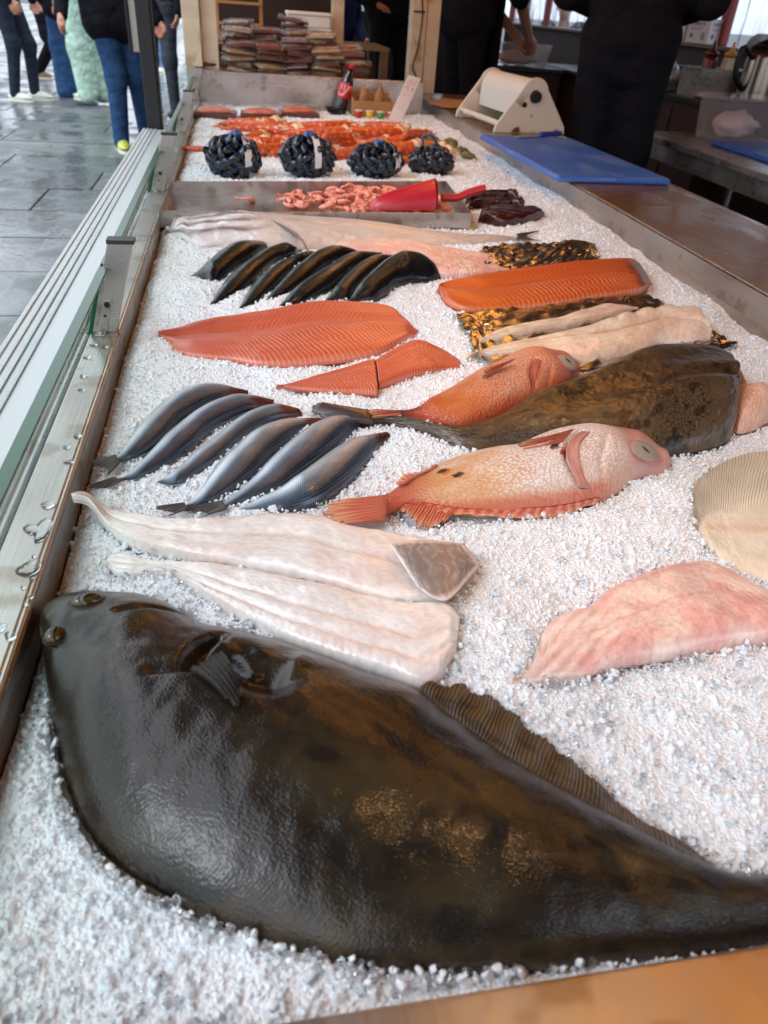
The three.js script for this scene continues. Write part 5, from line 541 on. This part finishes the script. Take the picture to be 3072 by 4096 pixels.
// ---------- posts, stall interior ----------
one('black_post', merge([boxUV(box(-.372, .0, -3.52, -.318, 2.15, -3.46, .004)), boxUV(box(-.318, .0, -3.505, -.312, 2.15, -3.475, .001))]), std({ color: 0x14100f, roughness: .4 }), 'black steel post rising at the end of the white ledge', 'post', [-.345, 0, -3.49]);
{ const t = thing('folded_screen', 'narrow black framed screen folded back beside the black post', 'screen', [-.41, .8, -3.56]); part(t, 'frame', box(-.425, .86, -3.62, -.412, 2.0, -3.6, .002), blackM); part(t, 'board', box(-.4115, .87, -3.618, -.372, 2.0, -3.605, .002), std({ color: 0xa39c92, roughness: .5 })); }
const cream = std({ map: tex(256, 256, (u, v) => { const s = .9 + .14 * fbm(u * 6, v * 20, 4); return mix3([206 * s, 190 * s, 162 * s], [150, 128, 98], sm(.66, .78, fbm(u * 12, v * 9, 4)) * .6); }), roughness: .6 });
{ const t = thing('cream_post', 'wide cream painted post at the left of the pack heap', 'post', [-.17, 0, -4.53]); part(t, 'board', boxUV(box(-.262, .11, -4.56, -.175, 2.2, -4.5, .004)), cream); part(t, 'board', boxUV(box(-.172, .11, -4.58, -.092, 2.2, -4.53, .004)), cream); }
one('cream_post', boxUV(box(.6, .11, -5.6, .675, 2.25, -5.52, .004)), cream, 'slim cream post at the right of the foam boxes', 'post', [.64, .11, -5.56]);
{ const t = thing('white_post', 'white painted post with a dark cable running down it beside the worktop', 'post', [1.1, 0, -5.14]); part(t, 'board', boxUV(box(1.025, .0, -5.2, 1.115, 2.3, -5.1, .006)), cream); part(t, 'moulding', boxUV(box(1.118, .0, -5.18, 1.2, 2.3, -5.11, .006)), cream); part(t, 'cable', tube([[1.07, 1.6, -5.095], [1.066, 1.2, -5.09], [1.085, 1.05, -5.092], [1.075, .9, -5.09], [1.05, .78, -5.088], [1.08, .72, -5.088], [1.06, .69, -5.09]], .0045, 60, 6), blackM); part(t, 'bracket', box(1.03, 1.06, -5.098, 1.1, 1.068, -5.09), blackM); }
// crates, foam boxes and shelf behind the packs
{
  const foam = std({ color: 0xe2dfd6, roughness: .75 }); const fb = (label, y) => { const t = thing('foam_box', label, 'box', [.44, y, -5.42], 'white foam boxes'); part(t, 'box_body', box(-.13, 0, -.09, .13, .058, .09, .008), foam, true); part(t, 'lid', box(-.135, .0595, -.094, .135, .078, .094, .008), foam, true); };
  const st = thing('rear_table', 'wooden table behind the packs carrying the foam boxes', 'table', [.25, 0, -5.65]); part(st, 'top', box(-.25, .84, -5.95, .95, .86, -5.37), std({ color: 0x6e5638, roughness: .6 })); for (const [x, z] of [[-.22, -5.4], [.92, -5.4], [-.22, -5.9], [.92, -5.9]]) part(st, 'leg', box(x - .025, .11, z - .025, x + .025, .84, z + .025), std({ color: 0x5a452c, roughness: .6 }));
  fb('lower white foam box on the table behind the packs', .861); fb('upper white foam box stacked on the other', .941);
  const wd = std({ color: 0xa9783f, roughness: .55 }); const fr = thing('wooden_rack', 'small wooden rack with open shelves behind the packs at left', 'rack', [0, .861, -5.6]); for (const g of [box(-.12, .0, -.02, -.1, .5, .02), box(.15, 0, -.02, .17, .5, .02)]) part(fr, 'upright', g, wd, true); for (const y of [.06, .17, .3, .44]) part(fr, 'shelf', box(-.0995, y, -.02, .1495, y + .014, .06), wd, true);
}
one('rear_backdrop', boxUV(box(-.26, .11, -6.28, .72, 2.2, -6.24)), std({ map: brownTone, color: 0x6a5848, roughness: .7 }), 'dark brown backdrop board added behind the rack and foam boxes', 'partition', [.2, .11, -6.26]);  // added backdrop, dark to stand for the dim interior behind
const darkFloor = one('stall_floor', box(-.24, 0, -9.6, 3.3, .1, .8), std({ color: 0x1c1a19, roughness: .7 }), 'dark floor boards of the stall', null, null, null, 'structure'); darkFloor.position.y = .006;
{ // window walls: dado, posts and clear plastic sheets
  const dado = std({ color: 0x2a1210, roughness: .6 }), red = std({ color: 0x7d1018, roughness: .45 }), grey = std({ color: 0x8a8580, roughness: .4, metalness: .5 });
  const sheet = phy({ color: 0xeef4fa, transmission: .92, thickness: 0, roughness: .12, ior: 1.4, bumpMap: bmp(256, 256, (u, v) => fbm(u * 14, v * 2.5, 3)), bumpScale: .05 });
  const t = thing('window_wall', 'red posted window wall with clear plastic sheets along the back of the stall', 'wall', [2.98, 0, -4.5]);
  part(t, 'dado', box(2.95, .11, -9.4, 3.0, .985, .5), dado); part(t, 'sill', box(2.86, .985, -9.4, 3.02, 1.005, .5, .003), std({ color: 0x5a4a40, roughness: .5 }));
  const zs = [-9.3, -8.2, -6.95, -5.95, -5.0, -3.9, -2.6, -1.2, .3]; zs.forEach((z, i) => part(t, 'post', box(2.955, 1.005, z - .035, 3.005, 2.3, z + .035, .005), red)); part(t, 'added_curtain', box(3.008, 1.3, -9.4, 3.02, 2.3, .5), dado);  // unseen dark curtain added to keep window brightness off the worktop
  for (const z of [-5.26, -8.6]) part(t, 'post', cyl([2.9, 1.005, z], [2.9, 2.3, z], .04, .04, 12), grey);
  for (let i = 1; i < zs.length; i++) part(t, 'plastic_sheet', boxUV(new THREE.PlaneGeometry(zs[i] - zs[i - 1] - .07, .29).rotateY(-Math.PI / 2).translate(2.98, 1.152, (zs[i] + zs[i - 1]) / 2)), sheet);
  const e = thing('end_wall', 'dark end wall of the stall with plastic windows above', 'wall', [1.9, 0, -9.5]);
  part(e, 'added_curtain', box(.75, 1.3, -9.54, 2.94, 2.3, -9.525), dado); part(e, 'dado', box(.75, .11, -9.52, 2.94, 1.0, -9.47), dado); for (const x of [.78, 1.5, 2.2, 2.9]) part(e, 'post', box(x - .03, 1.0, -9.52, x + .03, 2.3, -9.47), red); for (let i = 0; i < 3; i++) part(e, 'plastic_sheet', boxUV(new THREE.PlaneGeometry(.63, .29).translate(1.14 + i * .705, 1.15, -9.49)), sheet);  // the same unseen curtain added here, darkening the stall inside
}
// back counters
{
  const blk = std({ color: 0x121214, roughness: .35 }), mah = std({ color: 0x2c120e, roughness: .5 });
  const t = thing('back_counter', 'dark back counter with cupboard front standing below the plastic windows', 'counter', [2.6, 0, -5]); part(t, 'worktop', box(2.3, .76, -6.4, 2.94, .785, -3.84, .003), blk); part(t, 'carcass', box(2.34, .11, -6.38, 2.93, .76, -3.86), mah); for (const z of [-4.5, -5.1, -5.7]) part(t, 'door', box(2.331, .15, z - .27, 2.3395, .72, z + .27, .002), mah);
  const u = thing('prep_counter', 'dark prep counter in front of the worker with rolled sleeves', 'counter', [1.95, 0, -6.0]); part(u, 'worktop', box(1.62, .755, -6.35, 2.29, .78, -5.75, .003), blk); part(u, 'carcass', box(1.66, .11, -6.33, 2.28, .755, -5.8), mah);
}
const clearP = phy({ color: 0xf2eef0, transmission: .88, thickness: 0, roughness: .16, ior: 1.45, side: THREE.DoubleSide });
const tubBox = (name, label, at, w, d, h, lid, fill) => { const t = thing(name, label, 'tub', at); const k = 1.12, s = (a, b) => { const g = new THREE.BufferGeometry(), v = []; for (const [x, z] of [[-1, -1], [1, -1], [1, 1], [-1, 1]]) { v.push(x * w / 2, 0, z * d / 2, x * w / 2 * k, h, z * d / 2 * k); } g.setAttribute('position', new THREE.Float32BufferAttribute(v, 3)); const I = []; for (let i = 0; i < 4; i++) { const a = 2 * i, b = 2 * ((i + 1) % 4); I.push(a, b, a + 1, b, b + 1, a + 1); } I.push(0, 4, 2, 0, 6, 4); g.setIndex(I); const q = g.toNonIndexed(); q.computeVertexNormals(); return q; }; part(t, 'side_wall', s(), clearP, true); const R = new THREE.Shape(); const W = w * k / 2 + .006, D = d * k / 2 + .006; R.moveTo(-W, -D); R.lineTo(W, -D); R.lineTo(W, D); R.lineTo(-W, D); const hole = new THREE.Path(); hole.moveTo(-W + .01, -D + .01); hole.lineTo(-W + .01, D - .01); hole.lineTo(W - .01, D - .01); hole.lineTo(W - .01, -D + .01); R.holes.push(hole); const rg = new THREE.ExtrudeGeometry(R, { depth: .006, bevelEnabled: false }); rg.rotateX(-Math.PI / 2); rg.translate(0, h, 0); part(t, 'rim', rg, clearP, true); if (lid) part(t, 'lid', box(-W, h + .0065, -D, W, h + .0135, D, .003), clearP, true); if (fill) part(t, 'contents', lump(w * .4, h * .32, d * .4, 2, .3, 4, w * 70).translate(0, h * .36, 0), fill, true); return t; };
tubBox('plastic_tub', 'clear plastic tub of fish beneath the hands of the worker', [1.98, .781, -5.95], .36, .26, .13, false, phy({ color: 0xc9a79c, roughness: .5 }));
// steel table at right
{
  const t = thing('steel_table', 'stainless steel table standing between the workers and the back counter', 'table', [2.2, 0, -2.8]);
  part(t, 'top', boxUV(box(1.93, .632, -3.77, 2.55, .66, -1.0, .003), .5), steel); part(t, 'apron_rail', boxUV(box(1.955, .56, -3.74, 1.985, .631, -1.02, .002), .5), steel);
  for (const [x, z] of [[1.97, -3.72], [2.5, -3.72], [1.97, -1.05], [2.5, -1.05]]) part(t, 'leg', cyl([x, .106, z], [x, .56, z], .02), steel); part(t, 'undershelf', boxUV(box(1.99, .3, -3.7, 2.48, .315, -1.1), .5), steelDull);
  tubBox('plastic_tub', 'lidded clear plastic box on the steel table at right', [2.32, .661, -3.58], .26, .2, .17, true, phy({ color: 0xd8c6c4, roughness: .5 }));
  const bl = phy({ color: 0x1c4a9c, roughness: .4, bumpMap: bmp(128, 128, (u, v) => fbm(u * 40, v * 40, 2)), bumpScale: .0008 });
  one('cutting_board', box(2.09, .6615, -3.38, 2.5, .68, -2.7, .008), bl, 'blue cutting board on the steel table at the right edge', 'cutting board', [2.3, .6615, -3.04]);
  { const k = thing('kitchen_knife', 'kitchen knife with black handle on the steel table behind the blue board', 'knife', [2.5, .682, -3.2]); part(k, 'handle', box(-.01, .0, -.06, .01, .014, .05, .005), blackM, true); part(k, 'blade', box(-.012, .003, .05, .012, .0045, .2), steel, true); }
}
// worktop things
{
  const btex = tex(256, 256, (u, v) => { const s = .92 + .14 * fbm(u * 8, v * 8, 4), w = sm(.5, .7, fbm(u * 3 + 3, v * 3, 4)) * .3, sp = h2(Math.floor(u * 90), Math.floor(v * 90)) > .994 ? .7 : 0; return mix3([58 * s, 104 * s, 190 * s], [160, 172, 196], Math.max(w, sp)); });
  const g = new RoundedBoxGeometry(.40, .02, .84, 3, .009); boxUV(g, .4); const c = one('cutting_board', g, phy({ map: btex, roughness: .45, bumpMap: bmp(256, 256, (u, v) => fbm(u * 60, v * 30, 2)), bumpScale: .0008 }), 'large blue cutting board lying on the worktop over the ice edge', 'cutting board', [0, 0, 0]); c.position.set(1.18, TOP + .0105, -2.82); c.rotation.y = .03;
  const k = thing('filleting_knife', 'knife with a blue handle lying at the far end of the large board', 'knife', [1.22, TOP + .0215, -3.22]); part(k, 'handle', box(-.0, 0, -.012, .13, .018, .012, .006), phy({ color: 0x24308c, roughness: .4 }), true); part(k, 'blade', box(-.14, .004, -.012, 0, .006, .01), steel, true); k.rotation.y = .5;
  // paper roll dispenser: two side plates, roll, bars
  const d = thing('paper_dispenser', 'white wedge shaped paper roll dispenser with worn side plates on the worktop', 'dispenser', [1.24, TOP, -3.72]); const wm = std({ map: tex(128, 128, (u, v) => { const r = sm(.62, .72, fbm(u * 6, v * 6 + 3, 4)) * sm(.5, .1, v); return mix3([214, 204, 186], [96, 52, 28], r); }), roughness: .5 });
  const plate = () => { const s = new THREE.Shape(); s.moveTo(-.17, 0); s.lineTo(.17, 0); s.lineTo(.165, .025); s.lineTo(.055, .172); s.absarc(0, .15, .06, .35, Math.PI - .35, false); s.lineTo(-.165, .025); const g = new THREE.ExtrudeGeometry(s, { depth: .012, bevelEnabled: true, bevelSize: .002, bevelThickness: .002, bevelSegments: 2 }); return boxUV(g, .35); };
  for (const z of [-.24, .228]) { const m = part(d, 'side_plate', plate().translate(0, 0.002, z), wm, true); if (z > 0) { part(m, 'knob', cyl([0, .142, .242], [0, .142, .262], .026, .022, 20), blackM, true); part(m, 'bolt', cyl([-.045, .11, .242], [-.045, .11, .246], .012, .01, 6), blackM, true); } }
  part(d, 'roll', cyl([0, .148, -.222], [0, .148, .222], .058, .058, 32), std({ color: 0xdcd6cc, roughness: .85 }), true); part(d, 'paper', box(-.062, .06, -.22, -.058, .15, .22), std({ color: 0xdcd6cc, roughness: .85 }), true); part(d, 'bar', cyl([-.14, .03, -.225], [-.14, .03, .225], .013, .013, 12), wm, true); part(d, 'bar', cyl([.08, .04, -.225], [.08, .04, .225], .01, .01, 12), steel, true);
  d.rotation.y = .12;
  const kr = std({ color: 0xa87a48, roughness: .9, side: THREE.DoubleSide }); const sh = (l, x, z, r) => { const g = new THREE.PlaneGeometry(.26, .2, 12, 8); g.rotateX(-Math.PI / 2); const p = g.attributes.position; for (let i = 0; i < p.count; i++) p.setY(i, .012 * nz(p.getX(i) * 14 + r, p.getZ(i) * 14)); g.computeVertexNormals(); const m = one('kraft_paper', g, kr, l, 'paper'); m.position.set(x, TOP + .002, z); m.rotation.y = r; }; sh('crumpled sheet of brown kraft paper at the far end of the worktop', 1.15, -4.35, .3); sh('brown kraft paper sheet hanging over the worktop edge', 1.2, -4.55, 1.1);
}
// things on the back counter
{
  const lat = a => new THREE.LatheGeometry(a.map(q => new THREE.Vector2(...q)), 24);
  const p = [[2.342,-3.7461]][0]; const gx = 2.5, gz = -4.15;
  { const t = thing('steel_bin', 'deep steel container on the back counter holding sauce bottles', 'container', [gx, .786, gz]); for (const g of [box(-.15, 0, -.1, .15, .13, -.097), box(-.15, 0, .097, .15, .13, .1), box(-.15, 0, -.0965, -.147, .13, .0965), box(.147, 0, -.0965, .15, .13, .0965)]) part(t, 'side', g, steel, true); part(t, 'rim', merge([box(-.165, .1305, .085, .165, .135, .115), box(-.165, .1305, -.115, .165, .135, -.085), box(-.165, .1305, -.084, -.135, .135, .084), box(.135, .1305, -.084, .165, .135, .084)]), steel, true); part(t, 'bottom', box(-.146, .001, -.096, .146, .004, .096), steel, true); }
  [[-.06, 0x6a1420, 0x4a0e16, 'dark red'], [.05, 0xe4dfd2, 0xc99a5a, 'white']].forEach(([dx, c, c2, n]) => { const t = thing('sauce_bottle', `${n} squeeze bottle standing in the steel container`, 'bottle', [gx + dx, .791, gz]); part(t, 'bottle_body', lat([[0, 0], [.034, 0], [.036, .01], [.036, .16], [.03, .18], [0, .18]]), phy({ color: c, roughness: .35 }), true); part(t, 'nozzle', lat([[.0, .181], [.033, .181], [.034, .2], [.012, .21], [.005, .25], [0, .25]]), phy({ color: c2, roughness: .4 }), true); });
  const kt = thing('kettle', 'black and steel kettle at the right edge on the back counter', 'kettle', [2.62, .786, -3.93]); part(kt, 'pot', lat([[0, 0], [.1, 0], [.105, .02], [.1, .2], [.09, .24], [0, .24]]), std({ color: 0x8d8478, metalness: .9, roughness: .25 }), true); part(kt, 'lid', lat([[0, .285], [.03, .28], [.07, .262], [.094, .241], [0, .241]]), blackM, true); part(kt, 'handle', tube([[-.1, .2, .02], [-.17, .24, .03], [-.17, .12, .03], [-.105, .06, .02]], .014, 20, 8), blackM, true);
  const cb = thing('printed_box', 'white carton printed with grey lines on the window sill', 'box', [2.94, 1.006, -5.1]); const ct = tex(128, 96, (u, v) => { const l = (v > .72 && v < .84 && u > .12 && u < .75 && nz(u * 40, 3) > .35) || (v > .62 && v < .65 && u > .12 && u < .7) || (v > .54 && v < .57 && u > .12 && u < .6) ? 1 : 0, b = (u > .66 && u < .84 && v > .14 && v < .44) ? .5 : 0, d = Math.hypot((u - .22) * 1.2, v - .3) < .1 ? .85 : 0; return mix3([206, 200, 204], [92, 84, 96], Math.max(l * .7, b, d)); }); part(cb, 'box_body', new THREE.BoxGeometry(.14, .13, .2).rotateY(.0).translate(-.02, .066, 0), std({ map: ct, roughness: .6 }), true); cb.rotation.y = .2;
  const bk = thing('white_bucket', 'white plastic bucket on the window sill behind the printed box', 'bucket', [2.93, 1.006, -5.42]); part(bk, 'pail', lat([[0, 0], [.055, 0], [.066, .15], [0, .15]]), phy({ color: 0xd9ccd0, roughness: .4 }), true); part(bk, 'lid', lat([[0, .162], [.071, .162], [.071, .15], [0, .15]]), phy({ color: 0xe4dcdf, roughness: .4 }), true);
  const bag = thing('plastic_bag', 'crumpled clear plastic bag of bread on the back counter', 'bag', [2.5, .786, -4.75]); part(bag, 'bread', lump(.09, .05, .07, 3, .15, 4, 2).translate(0, .05, 0), std({ color: 0xb98f62, roughness: .8 }), true); part(bag, 'wrap', lump(.1, .075, .085, 3, .35, 6, 5).translate(0, .068, 0), clearP, true);
  { const t = thing('baking_tray', 'dark flat baking tray on the back counter before the steel container', 'tray', [2.45, .787, -4.42]); part(t, 'tray_body', box(-.13, 0, -.1, .13, .008, .1, .003), std({ color: 0x6d665f, metalness: .8, roughness: .4 }), true); part(t, 'edge', merge([box(-.13, .0085, .094, .13, .018, .1), box(-.13, .0085, -.1, .13, .018, -.094)]), std({ color: 0x6d665f, metalness: .8, roughness: .4 }), true); }
  one('folded_cloth', lump(.1, .018, .06, 3, .2, 6, 3).translate(2.45, .803, -4.02), std({ color: 0xb9a9a4, roughness: .95 }), 'folded pale cloth at the front edge of the back counter', 'cloth', [2.45, .787, -4.02]);
}
// workers
person('person in a dark coat taking the picture at the near end of the counter', [.16, .003, .52], Math.PI, { trousers: blackT, top: blackT, shoe: blackShoe, leg: [.1, .08, .06], j: { el: [.28, 1.08, .06], wr: [.2, 1.1, .28] }, loose: .05, hem: -.1 });
person('worker in black seen from behind at the worktop, arms bent forward', [1.66, .106, -3.5], Math.PI - .5, { trousers: blackT, top: blackT, shoe: blackShoe, sole: blackShoe, apron: 1, loose: .0, j: { el: [.29, 1.08, -.02], wr: [.16, 1.02, .22], hed: [0, 1.6, .06] }, hem: -.12, leg: [.1, .085, .075] });
person('worker in black with bare forearm reaching into the clear tub', [1.46, .106, -5.5], 1.9, { trousers: blackT, top: blackT, shoe: blackShoe, sole: blackShoe, apron: 1, loose: .04, sleeve: .12, j: { el: [.24, 1.1, .24], wr: [.1, .85, .5], el2: [-.24, 1.08, .22], wr2: [-.04, .84, .5], che: [0, 1.3, .05], nek: [0, 1.46, .1], hed: [0, 1.58, .16] } });
person('person all in black standing with hand on hip deep inside the stall', [1.22, .106, -6.9], .2, { trousers: blackT, top: blackT, shoe: blackShoe, sole: blackShoe, loose: .04, j: { el: [.34, 1.1, -.06], wr: [.2, .98, .08], el2: [-.36, 1.08, -.08], wr2: [-.2, .98, .06] } });
person('seated customer in a dark blue top before the far end window', [1.0, -.25, -8.9], .3, { trousers: blackT, top: cloth([40, 42, 70]), shoe: blackShoe, j: { kn: [.12, .92, .45], an: [.12, .46, .45], wr: [.2, 1.02, .3], pel: [0, .9, 0] } });
person('bald person in a grey top outside the plastic window', [3.6, -.42, -5.2], -.4, { trousers: blackT, top: cloth([120, 126, 120]), shoe: blackShoe, hair: 0 });
{ const t = person('person in a knitted hat outside the farthest plastic window', [3.7, -.45, -9.6], -.6, { trousers: blackT, top: inkJ, shoe: blackShoe, hair: 0 }); const h = new THREE.Mesh(lump(.105, .1, .11, 3, .05, 5, 1).translate(0, 1.72, 0), cloth([120, 120, 112])); h.name = 'hat'; h.castShadow = true; t.add(h); }

// ---------- crushed ice, laid last round everything that rests on it ----------
{
  const ice = thing('crushed_ice', 'bed of white crushed ice filling the steel counter', 'ice', [0, 0, 0], null, 'stuff');
  const boxes = feet.map(p => { let a = 9, b = -9, c = 9, d = -9; for (const v of p) { a = Math.min(a, v[0]); b = Math.max(b, v[0]); c = Math.min(c, v[1]); d = Math.max(d, v[1]); } return [a, b, c, d]; });
  const covered = (x, z) => feet.some((p, i) => { const b = boxes[i]; return x > b[0] && x < b[1] && z > b[2] && z < b[3] && inPoly(x, z, p); });
  const nx = 130, nzz = 420, P = [], U = [], I = [];
  for (let j = 0; j <= nzz; j++) { const z = mix(ZF - .001, ZB + .001, Math.pow(j / nzz, 1.25)); for (let i = 0; i <= nx; i++) { const x = mix(-.205, XR - .0045, i / nx); P.push(x, iceY(x, z) - (covered(x, z) ? .009 : .0012), z); U.push(x * 4, z * 4); } }
  for (let j = 0; j < nzz; j++) for (let i = 0; i < nx; i++) { const k = j * (nx + 1) + i; I.push(k, k + 1, k + nx + 1, k + 1, k + nx + 2, k + nx + 1); }
  const g = new THREE.BufferGeometry(); g.setAttribute('position', new THREE.Float32BufferAttribute(P, 3)); g.setAttribute('uv', new THREE.Float32BufferAttribute(U, 2)); g.setIndex(I); g.computeVertexNormals();
  const bed = new THREE.Mesh(g, std({ color: new THREE.Color().setRGB(.9, .94, .965), roughness: .35, bumpMap: bmp(512, 512, (u, v) => { const a = cell(u * 70, v * 70), b = cell(u * 150, v * 150); return .6 * (1 - a[0]) + .4 * (1 - b[0]); }), bumpScale: .0022 })); bed.name = 'ice_bed'; bed.receiveShadow = true; bed.userData.kind = 'stuff'; ice.add(bed);
  const chipGeo = k => { const v = []; for (let i = 0; i < 16; i++) { const a = h2(i, k) * 6.283, c = h2(i + 40, k) * 2 - 1, s = Math.sqrt(1 - c * c), r = .8 + .25 * h2(i, k + 60); v.push(new THREE.Vector3(Math.cos(a) * s * r, c * r * .6, Math.sin(a) * s * r * .8)); } return new ConvexGeometry(v); };
  const white = phy({ color: new THREE.Color().setRGB(.93, .965, .99), roughness: .18, transmission: .2, thickness: .01, ior: 1.31 });
  const clear = phy({ color: new THREE.Color().setRGB(.97, .985, 1), roughness: .08, transmission: .95, thickness: .01, ior: 1.31 });
  const K = 6, lists = Array.from({ length: K }, () => []), M = new THREE.Matrix4(), q = new THREE.Quaternion(), e = new THREE.Euler();
  let z = ZF - .004;
  while (z > ZB) {
    const dist = Math.hypot(.5, z), step = clamp(.0034 + .0012 * dist, .0036, .01);
    for (let x = -.203; x < XR - .006; x += step) {
      const px = x + rr(-.5, .5) * step, pz = z + rr(-.5, .5) * step; if (px < -.204 || px > XR - .008 || pz > ZF - .003) continue;
      // too far right to be in the frame
      if (px > .34 - pz * .95) continue;
      if (covered(px, pz)) continue;
      const s = step * rr(.4, .85), big = rnd() < .08 ? 1.9 : 1;
      e.set(rr(0, 6.3), rr(0, 6.3), rr(0, 6.3)); q.setFromEuler(e); M.compose(new THREE.Vector3(px, iceY(px, pz) + rr(-.0042, .001) - .12 * s - .0012 * sm(.7, 1.4, dist), pz), q, new THREE.Vector3(s * big, s * big, s * big));
      lists[rnd() < .02 ? 5 : Math.floor(rnd() * 5)].push(M.clone());
    }
    z -= step;
  }
  // coarser, clearer lumps: everywhere near the front, and heaped along the edges of what lies there
  for (let i = 0; i < 26000; i++) {
    const pz = -.19 - .75 * Math.pow(rnd(), 1.3), px = rr(-.2, Math.min(.7, .36 - pz * .95)); if (rnd() > sm(-.8, -.25, pz) * .8 || covered(px, pz)) continue;
    const edge = covered(px + .012, pz) || covered(px - .012, pz) || covered(px, pz - .012) ? 1 : 0; if (!edge && rnd() < .86) continue;
    const s = rr(.0022, .0052); e.set(rr(0, 6.3), rr(0, 6.3), rr(0, 6.3)); q.setFromEuler(e); M.compose(new THREE.Vector3(px, iceY(px, pz) + s * .35 + edge * rr(0, .005), pz), q, new THREE.Vector3(s, s, s)); lists[rnd() < .65 ? 5 : Math.floor(rnd() * 5)].push(M.clone());
  }
  lists.forEach((l, k) => { const m = new THREE.InstancedMesh(chipGeo(k + 3), k < 5 ? white : clear, l.length); l.forEach((a, i) => m.setMatrixAt(i, a)); m.name = 'ice_chips'; m.userData.kind = 'stuff'; m.castShadow = m.receiveShadow = true; ice.add(m); });
  console.log('chips', lists.reduce((a, b) => a + b.length, 0));
}
renderer.render(scene, camera);
